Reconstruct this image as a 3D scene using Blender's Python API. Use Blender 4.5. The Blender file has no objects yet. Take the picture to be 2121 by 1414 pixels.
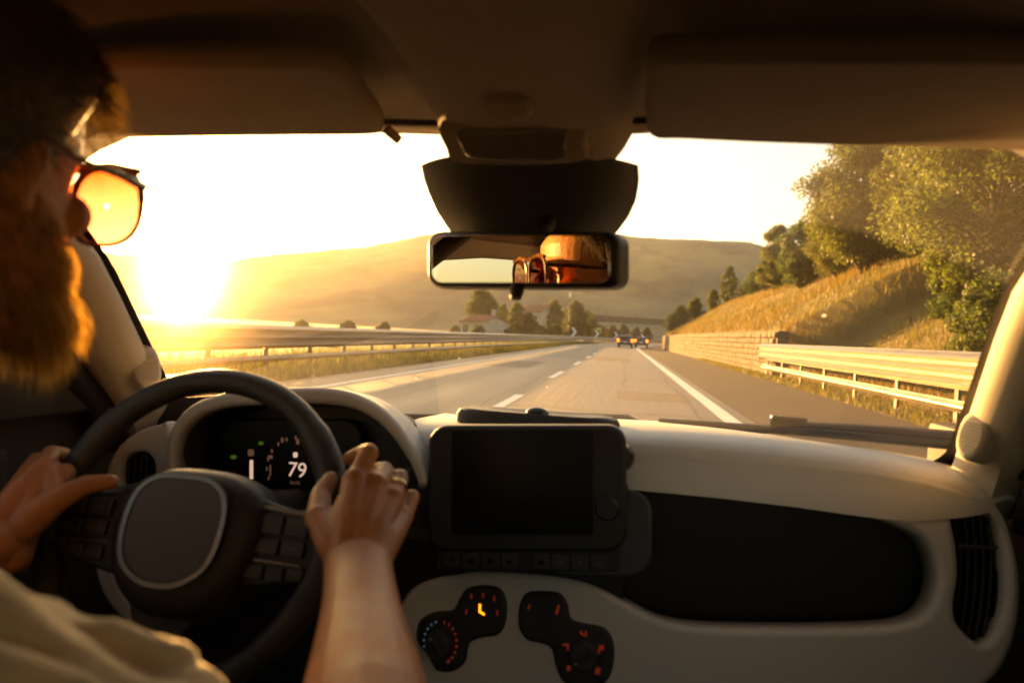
import bpy, bmesh, math, random
import numpy as np
from mathutils import Vector, Matrix, noise as mnoise

random.seed(7); RNG = np.random.default_rng(7)
sc = bpy.context.scene
COL = sc.collection
rad = math.radians

# ------------------------------------------------------------------ camera
CAM = Vector((0.15, 0.0, 1.18)); FPX = 1368.0; IW, IH = 2121.0, 1414.0
YAW, PITCH, ROLL = rad(9.52), rad(-0.80), rad(3.0)
_f = Vector((-math.sin(YAW) * math.cos(PITCH), math.cos(YAW) * math.cos(PITCH), math.sin(PITCH)))
_r0 = Vector((math.cos(YAW), math.sin(YAW), 0)); _u0 = _r0.cross(_f)
CR = _r0 * math.cos(ROLL) + _u0 * math.sin(ROLL); CU = _u0 * math.cos(ROLL) - _r0 * math.sin(ROLL); CF = _f
cd = bpy.data.cameras.new('camera'); cam = bpy.data.objects.new('camera', cd); COL.objects.link(cam)
cam.matrix_world = Matrix(((CR.x, CU.x, -CF.x, CAM.x), (CR.y, CU.y, -CF.y, CAM.y), (CR.z, CU.z, -CF.z, CAM.z), (0, 0, 0, 1)))
cd.sensor_width = 36; cd.lens = 36 * FPX / IW; cd.clip_start = 0.02; cd.clip_end = 20000
cd.dof.use_dof = True; cd.dof.focus_distance = 1.9; cd.dof.aperture_fstop = 3.6
sc.camera = cam

# ------------------------------------------------------------------ light
SUN_EL, SUN_AZ = rad(6.2), rad(-35.5)                  # azimuth measured from +Y towards +X
sdir = Vector((math.sin(SUN_AZ) * math.cos(SUN_EL), math.cos(SUN_AZ) * math.cos(SUN_EL), math.sin(SUN_EL)))
w = bpy.data.worlds.new('World'); sc.world = w; w.use_nodes = True
nt = w.node_tree; bgn = nt.nodes['Background']
sky = nt.nodes.new('ShaderNodeTexSky'); sky.sky_type = 'NISHITA'; sky.sun_disc = False
sky.sun_elevation = SUN_EL; sky.sun_rotation = SUN_AZ
sky.air_density = 1.0; sky.dust_density = 3.0; sky.ozone_density = 1.0; sky.altitude = 300
nt.links.new(sky.outputs[0], bgn.inputs[0]); bgn.inputs[1].default_value = 0.075
sl = bpy.data.lights.new('sun', 'SUN'); sl.energy = 5.0; sl.angle = rad(0.5); sl.color = (1.0, 0.54, 0.19)
so = bpy.data.objects.new('sun', sl); COL.objects.link(so); so.rotation_euler = (-sdir).to_track_quat('-Z', 'Y').to_euler()
so.location = (0, 0, 50)
sc.view_settings.view_transform = 'Standard'; sc.view_settings.look = 'None'
sc.view_settings.gamma = 1; sc.view_settings.use_curve_mapping = False
sc.view_settings.exposure = 2.75
sc.view_settings.use_white_balance = True; sc.view_settings.white_balance_temperature = 8300; sc.view_settings.white_balance_tint = 12
sc.render.engine = 'CYCLES'
cy = sc.cycles
cy.max_bounces = 7; cy.diffuse_bounces = 4; cy.glossy_bounces = 3; cy.transmission_bounces = 6
cy.transparent_max_bounces = 16; cy.volume_bounces = 0; cy.use_denoising = True
cy.sample_clamp_indirect = 8; cy.caustics_reflective = False; cy.caustics_refractive = False

# ------------------------------------------------------------------ helpers
def ray(px, py):
    return (CF + CR * ((px - IW / 2) / FPX) - CU * ((py - IH / 2) / FPX))
def at(px, py, Y):
    d = ray(px, py); return CAM + d * ((Y - CAM.y) / d.y)
def onplane(px, py, p0, n):
    d = ray(px, py); return CAM + d * ((Vector(p0) - CAM).dot(n) / d.dot(n))

def mat(name, color, rough=0.6, metal=0.0, bump=0.0, bscale=40.0, var=0.0, vscale=8.0, spec=0.5, coat=0.0, coords='Object', stretch=None, sheen=0.0, detail=6.0):
    m = bpy.data.materials.new(name); m.use_nodes = True; t = m.node_tree; b = t.nodes['Principled BSDF']
    b.inputs['Base Color'].default_value = (*color, 1); b.inputs['Roughness'].default_value = rough
    b.inputs['Metallic'].default_value = metal; b.inputs['Specular IOR Level'].default_value = spec
    b.inputs['Coat Weight'].default_value = coat; b.inputs['Sheen Weight'].default_value = sheen
    tc = t.nodes.new('ShaderNodeTexCoord'); mp = t.nodes.new('ShaderNodeMapping')
    t.links.new(tc.outputs[coords], mp.inputs[0])
    if stretch: mp.inputs['Scale'].default_value = stretch
    if var > 0:
        n = t.nodes.new('ShaderNodeTexNoise'); n.inputs['Scale'].default_value = vscale; n.inputs['Detail'].default_value = detail
        t.links.new(mp.outputs[0], n.inputs[0])
        r = t.nodes.new('ShaderNodeMapRange'); r.inputs[1].default_value = 0.3; r.inputs[2].default_value = 0.7
        r.inputs[3].default_value = 1 - var; r.inputs[4].default_value = 1 + var
        t.links.new(n.outputs[0], r.inputs[0])
        mx = t.nodes.new('ShaderNodeMix'); mx.data_type = 'RGBA'; mx.blend_type = 'MULTIPLY'; mx.inputs[0].default_value = 1
        mx.inputs[6].default_value = (*color, 1); t.links.new(r.outputs[0], mx.inputs[7]); t.links.new(mx.outputs[2], b.inputs['Base Color'])
        rr = t.nodes.new('ShaderNodeMapRange'); rr.inputs[1].default_value = 0.3; rr.inputs[2].default_value = 0.7
        rr.inputs[3].default_value = max(0.02, rough - 0.12 * min(1, var * 3)); rr.inputs[4].default_value = min(1, rough + 0.1)
        t.links.new(n.outputs[0], rr.inputs[0]); t.links.new(rr.outputs[0], b.inputs['Roughness'])
    if bump > 0:
        n2 = t.nodes.new('ShaderNodeTexNoise'); n2.inputs['Scale'].default_value = bscale; n2.inputs['Detail'].default_value = 5
        t.links.new(mp.outputs[0], n2.inputs[0])
        bp = t.nodes.new('ShaderNodeBump'); bp.inputs['Strength'].default_value = bump; bp.inputs['Distance'].default_value = 0.02
        t.links.new(n2.outputs[0], bp.inputs['Height']); t.links.new(bp.outputs[0], b.inputs['Normal'])
    return m

def emis(name, color, strength):
    m = bpy.data.materials.new(name); m.use_nodes = True; b = m.node_tree.nodes['Principled BSDF']
    b.inputs['Base Color'].default_value = (*color, 1); b.inputs['Emission Color'].default_value = (*color, 1)
    b.inputs['Emission Strength'].default_value = strength; b.inputs['Roughness'].default_value = 0.5
    return m

def fresnel(t, lo=.04):
    lw = t.nodes.new('ShaderNodeLayerWeight'); lw.inputs[0].default_value = .5
    pw2 = t.nodes.new('ShaderNodeMath'); pw2.operation = 'POWER'; t.links.new(lw.outputs['Facing'], pw2.inputs[0]); pw2.inputs[1].default_value = 5
    ma = t.nodes.new('ShaderNodeMath'); ma.operation = 'MULTIPLY_ADD'; t.links.new(pw2.outputs[0], ma.inputs[0]); ma.inputs[1].default_value = 1 - lo; ma.inputs[2].default_value = lo
    return ma

class MB:
    def __init__(s): s.v = []; s.f = []
    def pts(s, pts): b = len(s.v); s.v += [tuple(p) for p in pts]; return b
    def box(s, c, size, R=None):
        c = Vector(c); hx, hy, hz = (Vector(size) / 2)
        P = [Vector((x, y, z)) for x in (-hx, hx) for y in (-hy, hy) for z in (-hz, hz)]
        if R is not None: P = [R @ p for p in P]
        b = s.pts([c + p for p in P])
        for q in ((0, 1, 3, 2), (4, 6, 7, 5), (0, 4, 5, 1), (2, 3, 7, 6), (0, 2, 6, 4), (1, 5, 7, 3)): s.f.append(tuple(b + i for i in q))
        return s
    def grid(s, rows, closeu=False, closev=False):
        n, m = len(rows), len(rows[0]); b = s.pts([p for r in rows for p in r])
        for i in range(n if closeu else n - 1):
            for j in range(m if closev else m - 1):
                i2, j2 = (i + 1) % n, (j + 1) % m
                s.f.append((b + i * m + j, b + i * m + j2, b + i2 * m + j2, b + i2 * m + j))
        return s
    def fan(s, pts):
        b = s.pts(pts); s.f.append(tuple(range(b, b + len(pts)))); return s
    def tube(s, path, radii, n=12, cap=True, sx=1.0, up=None):
        path = [Vector(p) for p in path]
        if not hasattr(radii, '__len__'): radii = [radii] * len(path)
        rows = []; prev = None
        for i, p in enumerate(path):
            t = (path[min(i + 1, len(path) - 1)] - path[max(i - 1, 0)]).normalized()
            a = prev if prev is not None else (Vector(up) if up else (Vector((0, 0, 1)) if abs(t.z) < .9 else Vector((1, 0, 0))))
            u = (a - t * a.dot(t)).normalized(); prev = u; v = t.cross(u)
            rows.append([p + (u * math.cos(k * 2 * math.pi / n) + v * math.sin(k * 2 * math.pi / n) * sx) * radii[i] for k in range(n)])
        s.grid(rows, closev=True)
        if cap: s.fan(rows[0][::-1]); s.fan(rows[-1])
        return s
    def sphere(s, c, r, n=12, m=8, R=None):
        c = Vector(c); r = Vector((r, r, r)) if not hasattr(r, '__len__') else Vector(r)
        rows = []
        for i in range(m + 1):
            th = math.pi * min(max(i / m, .004), .996)
            row = []
            for k in range(n):
                ph = 2 * math.pi * k / n
                p = Vector((math.sin(th) * math.cos(ph) * r.x, math.sin(th) * math.sin(ph) * r.y, math.cos(th) * r.z))
                row.append(c + (R @ p if R is not None else p))
            rows.append(row)
        s.grid(rows[::-1], closev=True); s.fan(rows[0]); s.fan(rows[-1][::-1]); return s
    def capsule(s, p0, p1, r0, r1, n=14, m=5):
        p0, p1 = Vector(p0), Vector(p1); t = (p1 - p0).normalized()
        pth, rr = [], []
        for i in range(m): a = math.pi / 2 * (1 - i / m); pth.append(p0 - t * r0 * math.sin(a)); rr.append(max(r0 * math.cos(a), r0 * .03))
        pth.append(p0); rr.append(r0); pth.append(p1); rr.append(r1)
        for i in range(1, m + 1): a = math.pi / 2 * i / m; pth.append(p1 + t * r1 * math.sin(a)); rr.append(max(r1 * math.cos(a), r1 * .03))
        return s.tube(pth, rr, n)
    def mesh(s, name, m=None, smooth=True):
        me = bpy.data.meshes.new(name); me.from_pydata(s.v, [], s.f)
        if m: me.materials.append(m)
        me.update()
        if smooth: me.polygons.foreach_set('use_smooth', [True] * len(me.polygons))
        return me
    def build(s, name, m, parent=None, smooth=True, sharp=40, bevel=0.0):
        me = s.mesh(name, m, smooth)
        if bevel or smooth:
            bm = bmesh.new(); bm.from_mesh(me)
            if bevel:
                bmesh.ops.remove_doubles(bm, verts=bm.verts, dist=1e-6)
                es = [e for e in bm.edges if len(e.link_faces) == 2 and e.calc_face_angle(0) > rad(35)]
                bmesh.ops.bevel(bm, geom=es, offset=bevel, segments=2, profile=.6, affect='EDGES', clamp_overlap=True)
            bmesh.ops.recalc_face_normals(bm, faces=bm.faces)
            if smooth:
                for f_ in bm.faces: f_.smooth = True
                for e in bm.edges:
                    if len(e.link_faces) == 2 and e.calc_face_angle(0) > rad(sharp): e.smooth = False
            bm.to_mesh(me); bm.free()
        return link(name, me, parent)

def link(name, me, parent=None):
    o = bpy.data.objects.new(name, me); COL.objects.link(o)
    if parent is not None: o.parent = parent
    return o
def empty(name, loc=(0, 0, 0)):
    o = bpy.data.objects.new(name, None); COL.objects.link(o); o.location = loc; o.empty_display_size = .1; return o
def tag(o, label=None, cat=None, group=None, kind=None):
    if label: o['label'] = label
    if cat: o['category'] = cat
    if group: o['group'] = group
    if kind: o['kind'] = kind
    return o
def copy_tree(o, parent=None):
    c = o.copy(); COL.objects.link(c); c.parent = parent
    for ch in list(o.children): copy_tree(ch, c)
    return c
def smooth_closed(pts, n=8):
    """Catmull-Rom through closed list of 2-tuples"""
    out = []; N = len(pts); P = [Vector(p) for p in pts]
    for i in range(N):
        a, b, c, d = P[i - 1], P[i], P[(i + 1) % N], P[(i + 2) % N]
        for k in range(n):
            t = k / n
            out.append(.5 * ((2 * b) + (c - a) * t + (2 * a - 5 * b + 4 * c - d) * t * t + (3 * b - a - 3 * c + d) * t ** 3))
    return out
def smooth_open(pts, n=8):
    P = [Vector(p) for p in pts]; P = [P[0] * 2 - P[1]] + P + [P[-1] * 2 - P[-2]]; out = []
    for i in range(1, len(P) - 2):
        a, b, c, d = P[i - 1], P[i], P[i + 1], P[i + 2]
        for k in range(n):
            t = k / n
            out.append(.5 * ((2 * b) + (c - a) * t + (2 * a - 5 * b + 4 * c - d) * t * t + (3 * b - a - 3 * c + d) * t ** 3))
    out.append(P[-2]); return out
def rrect(cx, cy, hx, hy, r, n=6):
    out = []
    for (sx, sy, a0) in ((1, 1, 0), (-1, 1, 90), (-1, -1, 180), (1, -1, 270)):
        for k in range(n + 1):
            a = rad(a0 + 90 * k / n); out.append((cx + sx * (hx - r) + r * math.cos(a), cy + sy * (hy - r) + r * math.sin(a)))
    return out
# ------------------------------------------------------------------ materials outdoors
M = {}
M['asphalt'] = mat('asphalt', (.135, .12, .10), .6, bump=.4, bscale=9, var=.26, vscale=.9, spec=.5, stretch=(1, .06, 1), detail=9)
M['asphalt_dark'] = mat('asphalt_shoulder', (.024, .019, .016), .9, bump=.4, bscale=60, var=.25, vscale=.5)
M['paint'] = mat('road_paint', (.78, .76, .70), .55, var=.12, vscale=9, bump=.1, bscale=50)
M['steel'] = mat('galvanised_steel', (.33, .29, .24), .38, metal=.6, var=.12, vscale=3, bump=.05, bscale=20)
M['steel_post'] = mat('steel_post', (.13, .11, .09), .55, metal=.5, var=.2, vscale=6)
M['concrete'] = mat('concrete', (.12, .105, .088), .85, var=.2, vscale=1.2, bump=.3, bscale=12)
M['stone'] = mat('wall_stone', (.20, .155, .10), .9, var=.35, vscale=6, bump=.6, bscale=22)
M['mortar'] = mat('wall_mortar', (.13, .105, .075), .95, var=.25, vscale=8, bump=.4, bscale=30)
M['soil'] = mat('meadow_ground', (.085, .075, .024), .95, var=.45, vscale=.12, bump=.5, bscale=3)
M['bank'] = mat('bank_ground', (.14, .10, .026), .95, var=.4, vscale=.35, bump=.6, bscale=6)
M['hill'] = mat('hill_forest', (.030, .062, .040), .95, var=.75, vscale=.014, bump=1.0, bscale=.08, detail=12)
_t = M['hill'].node_tree; _b = _t.nodes['Principled BSDF']; _src = _b.inputs['Base Color'].links[0].from_socket
_n = _t.nodes.new('ShaderNodeTexNoise'); _n.inputs['Scale'].default_value = .0055; _n.inputs['Detail'].default_value = 9; _tc = _t.nodes.new('ShaderNodeTexCoord'); _t.links.new(_tc.outputs['Object'], _n.inputs[0])
_r = _t.nodes.new('ShaderNodeMapRange'); _r.inputs[1].default_value = .54; _r.inputs[2].default_value = .60; _t.links.new(_n.outputs[0], _r.inputs[0])
_m = _t.nodes.new('ShaderNodeMix'); _m.data_type = 'RGBA'; _m.inputs[7].default_value = (.11, .125, .055, 1); _t.links.new(_r.outputs[0], _m.inputs[0]); _t.links.new(_src, _m.inputs[6]); _t.links.new(_m.outputs[2], _b.inputs['Base Color'])
M['plaster'] = mat('plaster', (.55, .47, .36), .85, var=.15, vscale=1.5, bump=.15, bscale=9)
M['rooftile'] = mat('roof_tile', (.36, .15, .075), .8, var=.3, vscale=5, bump=.3, bscale=14)
M['dark'] = mat('dark_plastic_out', (.02, .02, .02), .5)
M['glass_dark'] = mat('dark_window_glass', (.015, .015, .016), .1, spec=.8)
M['white_sign'] = mat('sign_white', (.8, .8, .78), .5, var=.05, vscale=5)
M['black_sign'] = mat('sign_black', (.02, .02, .02), .5)
M['yellow_sign'] = mat('sign_yellow', (.75, .6, .12), .5, var=.05)
M['bark'] = mat('bark', (.09, .06, .038), .95, var=.35, vscale=9, bump=.7, bscale=25)
M['amber'] = mat('amber_reflector', (.8, .22, .02), .3, spec=.8)

def leafmat(name, c, tr, tmix=.5):
    m = bpy.data.materials.new(name); m.use_nodes = True; t = m.node_tree; t.nodes.clear()
    o = t.nodes.new('ShaderNodeOutputMaterial'); d = t.nodes.new('ShaderNodeBsdfPrincipled'); d.inputs['Roughness'].default_value = .55
    l = t.nodes.new('ShaderNodeBsdfTranslucent'); mx = t.nodes.new('ShaderNodeMixShader'); mx.inputs[0].default_value = tmix
    geo = t.nodes.new('ShaderNodeNewGeometry'); g = t.nodes.new('ShaderNodeObjectInfo')
    cr = t.nodes.new('ShaderNodeHueSaturation'); cr2 = t.nodes.new('ShaderNodeHueSaturation')
    for h, col in ((cr, c), (cr2, tr)):
        h.inputs['Color'].default_value = (*col, 1)
        mr = t.nodes.new('ShaderNodeMapRange'); mr.inputs[3].default_value = .55; mr.inputs[4].default_value = 1.5
        t.links.new(geo.outputs['Random Per Island'], mr.inputs[0]); t.links.new(mr.outputs[0], h.inputs['Value'])
        mr2 = t.nodes.new('ShaderNodeMapRange'); mr2.inputs[3].default_value = .475; mr2.inputs[4].default_value = .52
        t.links.new(g.outputs['Random'], mr2.inputs[0]); t.links.new(mr2.outputs[0], h.inputs['Hue'])
    t.links.new(cr.outputs[0], d.inputs['Base Color']); t.links.new(cr2.outputs[0], l.inputs[0])
    t.links.new(d.outputs[0], mx.inputs[1]); t.links.new(l.outputs[0], mx.inputs[2]); t.links.new(mx.outputs[0], o.inputs[0])
    return m
M['leaf'] = leafmat('leaves_green', (.038, .065, .018), (.09, .13, .025))
M['leaf_gold'] = leafmat('leaves_golden', (.05, .075, .018), (.14, .165, .028))
M['leaf_dark'] = leafmat('leaves_dark', (.035, .05, .018), (.05, .06, .015), .35)
M['grass'] = leafmat('dry_grass', (.15, .125, .03), (.25, .19, .03), .45)
M['grass_green'] = leafmat('green_grass', (.10, .11, .022), (.18, .17, .025), .45)

# ------------------------------------------------------------------ road alignment
S0, RC = 75.0, 300.0
def rd(s, d, z=0.0):
    if s <= S0: return Vector((d, s, z))
    th = (s - S0) / RC
    return Vector((RC - (RC - d) * math.cos(th), S0 + (RC - d) * math.sin(th), z))
def rdir(s):
    th = 0 if s <= S0 else (s - S0) / RC
    return Vector((math.sin(th), math.cos(th), 0))
def srange(a, b, st):
    n = max(1, int(math.ceil((b - a) / st))); return [a + (b - a) * i / n for i in range(n + 1)]
def strip(name, d0, d1, z, m, s0=-30, s1=260, st=4, nd=2, parent=None):
    mb = MB(); rows = []
    for s in srange(s0, s1, st):
        a = d0(s) if callable(d0) else d0; b = d1(s) if callable(d1) else d1
        rows.append([rd(s, a + (b - a) * k / (nd - 1), z) for k in range(nd)])
    mb.grid([r[::-1] for r in rows]); return mb.build(name, m, parent, smooth=False)

D_R, D_C, D_L = 1.84, -1.72, -5.25         # right line, dashes, left line
def d_wall(s): return 5.75 - max(0, min(s, 115) - 26) * .012
ground = MB()
xs = list(np.linspace(-4000, -60, 24)) + list(np.linspace(-50, 60, 23)) + list(np.linspace(90, 4000, 20))
ys = list(np.linspace(-600, 20, 10)) + list(np.linspace(40, 300, 14)) + list(np.linspace(400, 5000, 18))
ground.grid([[(x, y, -.06) for x in xs] for y in ys]); tag(ground.build('ground', M['soil'], smooth=False), kind='structure')
road = strip('road', -6.3, D_R + .35, 0, M['asphalt']); tag(road, kind='structure')
sh = strip('hard_shoulder', D_R + .35, lambda s: min(5.05, d_wall(s) - .15), -.004, M['asphalt_dark'], parent=None); tag(sh, kind='structure')
tag(strip('right_edge_line', D_R - .13, D_R + .13, .006, M['paint'], -5, 200, parent=road), 'solid white line along the hard shoulder')
tag(strip('left_edge_line', D_L - .09, D_L + .09, .006, M['paint'], -5, 220, parent=road), 'solid white line beside the left grass verge')
for k in range(22):
    s = 8.8 + k * 8.95
    strip('lane_dash', D_C - .085, D_C + .085, .006, M['paint'], s, s + 3.6, 1.2, parent=road)

M['tar'] = mat('tar_seam', (.03, .026, .022), .55, var=.2, vscale=5)
M['patch'] = mat('asphalt_patch', (.085, .074, .062), .75, bump=.4, bscale=9, var=.2, vscale=1.5)
def wob(s, d, w_, ph): return lambda q_: d + .05 * math.sin(q_ * .9 + ph) + .03 * math.sin(q_ * 2.7 + ph) + w_
for (d_, s0_, s1_, ph) in ((-2.02, 5, 60, 0), (.25, 16, 38, 2.0), (-3.6, 10, 46, 4.0), (1.45, 7, 24, 1.0)):
    strip('tar_seam', wob(0, d_, -.02, ph), wob(0, d_, .02, ph), .003, M['tar'], s0_, s1_, .7, parent=road)
for (s_, a_, b_) in ((10.6, -1.6, 1.7), (15.2, -5.0, -1.9), (19.5, -1.5, 1.6), (27, -5.1, 1.7), (41, -5.0, 1.7)):
    mb = MB(); rows = [[rd(s_ + .09 * math.sin(x * 3 + s_) + .04 * math.sin(x * 9) + e, x, .0035) for e in (-.022, .022)] for x in np.linspace(a_, b_, 26)]; mb.grid(rows); mb.build('tar_seam', M['tar'], road, smooth=False)
for (s0_, s1_, a_, b_) in ((13.0, 15.0, .1, 1.5), (22, 27.5, -4.6, -3.0), (33, 39, -1.2, .6)):
    strip('asphalt_patch', a_, b_, .002, M['patch'], s0_, s1_, 1, parent=road)

# ------------------------------------------------------------------ embankment on the right
def bank_h(s, d):
    """height of the ground right of the road; d = offset from the lane axis"""
    base = 5.3
    foot = 0.0
    wallh = 1.75 * min(1, max(0, (s - 24.5) / 1.5)) * (1 - min(1, max(0, (s - 112) / 12)))
    e = d - (d_wall(s) + .35)
    top = 7.6 - max(0, s - 40) * .034 + max(0, 38 - s) * .04
    if e <= 0: return 0.02
    h = wallh + e * .60
    h = min(h, top) if h < top else top + (h - top) * .07
    h += .25 * mnoise.noise(Vector((s * .12, d * .2, 1.3))) * min(1, e / 3) + .12 * mnoise.noise(Vector((s * .5, d * .6, 7.3))) * min(1, e / 2)
    return h
mb = MB(); rows = []
for s in srange(-14, 190, 1.5):
    rows.append([rd(s, d_wall(s) + .36 + e, bank_h(s, d_wall(s) + .36 + e)) for e in [-.05, .1, .4, .8, 1.4, 2, 3, 4, 5, 6, 7, 8, 9, 10, 11, 12, 13, 14, 16, 19, 24, 32, 45]])
mb.grid([r[::-1] for r in rows]); bank = tag(mb.build('embankment', M['bank']), kind='structure')
tag(strip('roadside_verge', lambda s: min(5.05, d_wall(s) - .15), lambda s: d_wall(s) + .5, .004, M['bank'], -14, 190, nd=3), kind='structure')
tag(strip('left_verge', -11, -6.3, -.01, M['bank'], -14, 220, nd=4), kind='structure')

def blades(name, spots, m, hmin, hmax, wid, lean=.35, label=None):
    """tufts: each spot gets one bent two-segment blade"""
    V = []; F = []
    for (p, hs) in spots:
        h = random.uniform(hmin, hmax) * hs; a = random.uniform(0, 2 * math.pi); la = random.uniform(0, 2 * math.pi); l = random.uniform(.1, lean) * h
        ux, uy = math.cos(a) * wid / 2, math.sin(a) * wid / 2; lx, ly = math.cos(la) * l, math.sin(la) * l
        b = len(V)
        V += [(p[0] - ux, p[1] - uy, p[2] - .02), (p[0] + ux, p[1] + uy, p[2] - .02), (p[0] + lx * .4 + ux * .7, p[1] + ly * .4 + uy * .7, p[2] + h * .6),
              (p[0] + lx * .4 - ux * .7, p[1] + ly * .4 - uy * .7, p[2] + h * .6), (p[0] + lx, p[1] + ly, p[2] + h)]
        F += [(b, b + 1, b + 2, b + 3), (b + 3, b + 2, b + 4)]
    me = bpy.data.meshes.new(name); me.from_pydata(V, [], F); me.materials.append(m); me.update()
    o = link(name, me); return tag(o, label, 'grass', kind='stuff')
sp, sg = [], []
for _ in range(85000):
    s = 6 + 120 * random.random() ** 1.6; e = random.random() ** 1.1 * 15
    d = d_wall(s) + .4 + e; n = mnoise.noise(Vector((s * .16, d * .35, 3.1)))
    (sp if n > .02 + .25 * math.sin(d * .9) else sg).append((rd(s, d, bank_h(s, d)), .8 + n * .7))
for _ in range(9000):
    s = 5 + 40 * random.random(); d = random.uniform(5.05, 6.2 if s < 25 else d_wall(s))
    sg.append((rd(s, d, .0), .45))
blades('dry_grass', sp, M['grass'], .18, .55, .022, .9, 'tall golden dry grass covering the right embankment')
blades('green_grass', sg, M['grass_green'], .15, .42, .022, .9, 'short green grass on the right bank and under its guardrail')
sl_ = []
for _ in range(26000):
    s = 4 + 110 * random.random() ** 1.4; d = -6.35 - 3.5 * random.random() ** 1.3
    sl_.append((rd(s, d, 0), .35 + .35 * min(1, (-d - 6.3))))
blades('verge_grass', sl_, M['grass_green'], .25, .7, .03, .7, 'yellow green grass on the left verge below the guardrail')

# ------------------------------------------------------------------ retaining wall with stones
wall = tag(empty('stone_wall', rd(26, d_wall(26))), 'low brown stone retaining wall at the foot of the right embankment', 'wall')
def child_world(o, par): o.parent = par; o.matrix_parent_inverse = Matrix.Translation(-par.location); return o
def wtop(s): return 1.82 - max(0, s - 85) * .012
WS = srange(26, 112, 1.0)
mb = MB(); rows = []
for i, s in enumerate(WS):
    d = d_wall(s); t = wtop(s) - .06; en = .12 if i == 0 else 0
    rows.append([rd(s, d + .05, -.05), rd(s, d + .07, t * .5), rd(s, d + .10, t), rd(s, d + .48, t), rd(s, d + .48, -.05)])
mb.grid(rows, closev=True); mb.fan(rows[0]); mb.fan(rows[-1][::-1])
child_world(mb.build('mortar_core', M['mortar'], smooth=False), wall)
stone_protos = []
for k in range(6):
    b = MB(); R = random.Random(k)
    o_ = [[(x * (.5 - R.uniform(0, .07)), y, z * (.5 - R.uniform(0, .09))) for (x, z) in ((-1, -1), (0, -1.04), (1, -1), (1.03, 0), (1, 1), (0, 1.03), (-1, 1), (-1.03, 0))] for y in (.5, -.28)]
    o_.append([(x * .74 + R.uniform(-.04, .04), -.5 - R.uniform(0, .2), z * .72 + R.uniform(-.04, .04)) for (x, _, z) in o_[0]])
    b.grid([r[::-1] for r in o_], closev=True); b.fan(o_[2][::-1]); stone_protos.append(b.mesh('stone', M['stone'], True))
nst = 0; sm = MB(); rnd = random.Random(4)
for row in range(7):
    s = 26.05 + (row % 2) * .2; zb = row * .245
    while s < 110:
        L = rnd.uniform(.38, .72) * (1 + max(0, s - 50) * .01); hh = .235
        sc_ = s + L / 2; z = zb + hh / 2 + .02
        if z < wtop(sc_) - .02:
            t = rdir(sc_); nrm = Vector((t.y, -t.x, 0)); p = rd(sc_, d_wall(sc_) + .055 + rnd.uniform(-.012, .012), z)
            mw = Matrix(((-t.x, nrm.x, 0, p.x), (-t.y, nrm.y, 0, p.y), (0, 0, 1, p.z), (0, 0, 0, 1))) @ Matrix.Rotation(rnd.uniform(-.03, .03), 4, 'Y') @ Matrix.Diagonal((L * .96, .12, hh * .95, 1))
            pm = stone_protos[rnd.randrange(6)]
            if s < 44 and nst < 290:
                o = link('stone', pm, wall); o.matrix_parent_inverse = Matrix.Translation(-wall.location); o.matrix_world = mw; o.matrix_basis = mw; nst += 1
            else:
                b = len(sm.v); sm.v += [tuple(mw @ v.co) for v in pm.vertices]; sm.f += [tuple(b + i for i in f.vertices) for f in pm.polygons]
        s += L + .02
o = child_world(sm.build('far_stones', M['stone']), wall); o['kind'] = 'stuff'
for k, s in enumerate((27.5, 40, 50, 58, 72, 84, 98)):
    r = MB(); p = rd(s, d_wall(s) - .07, .95); r.box(p, (.03, .14, .1)).box(p + Vector((.06, 0, 0)), (.12, .04, .04))
    child_world(r.build('reflector', M['amber'], smooth=False, bevel=.006), wall)

# ------------------------------------------------------------------ guardrails
def wave_profile(z0, z1, n, depth):
    out = []; N = n * 8
    for k in range(N + 1):
        t = k / N; out.append((depth * .5 * (1 - math.cos(2 * math.pi * n * t)), z0 + (z1 - z0) * t))
    return out
def beam(root, name, dfun, side, s0, s1, z0, z1, n, depth, st=2.0, m=None, thick=.004, label=None):
    prof = wave_profile(z0, z1, n, depth); mb = MB()
    for off in (0, thick):
        rows = [[rd(s, dfun(s) + side * (p[0] - off), p[1]) for p in prof] for s in srange(s0, s1, st)]
        mb.grid(rows if off == 0 else [r[::-1] for r in rows])
    o = child_world(mb.build(name, m or M['steel'], smooth=True, sharp=80), root)
    if label: o['label'] = label
    return o
def posts(root, dfun, off, s0, s1, step, h, proto=None):
    pm = MB().box((0, 0, h / 2), (.055, .10, h)).box((0, 0, h - .08), (.12, .06, .12)).mesh('post', M['steel_post'], False)
    n = 0; s = s0
    while s < s1 and n < 120:
        o = link('post', pm, root); o.matrix_parent_inverse = Matrix.Translation(-root.location)
        o.location = rd(s, dfun(s) + off, -.03); o.rotation_euler = (0, 0, -math.atan2(rdir(s).x, rdir(s).y)); s += step; n += 1
gr = tag(empty('guardrail', rd(10, 5.5)), 'silver steel guardrail in front of the right embankment, nearer than the stone wall', 'guardrail')
dg = lambda s: 5.48
beam(gr, 'upper_beam', dg, -1, -6, 27.2, .64, 1.25, 3, .16)
beam(gr, 'lower_rail', dg, -1, -6, 26.6, .27, .46, 1, .08)
posts(gr, dg, .09, -5, 27, 2.4, 1.16)
gl = tag(empty('guardrail', rd(10, -7.3)), 'long steel guardrail along the left edge of the motorway', 'guardrail')
dl = lambda s: -7.25
beam(gl, 'upper_beam', dl, 1, -6, 215, .56, 1.06, 3, .085, 3)
beam(gl, 'lower_rail', dl, 1, -6, 215, .28, .42, 1, .06, 3)
posts(gl, dl, -.07, -5, 215, 2.0, 1.0)

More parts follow.
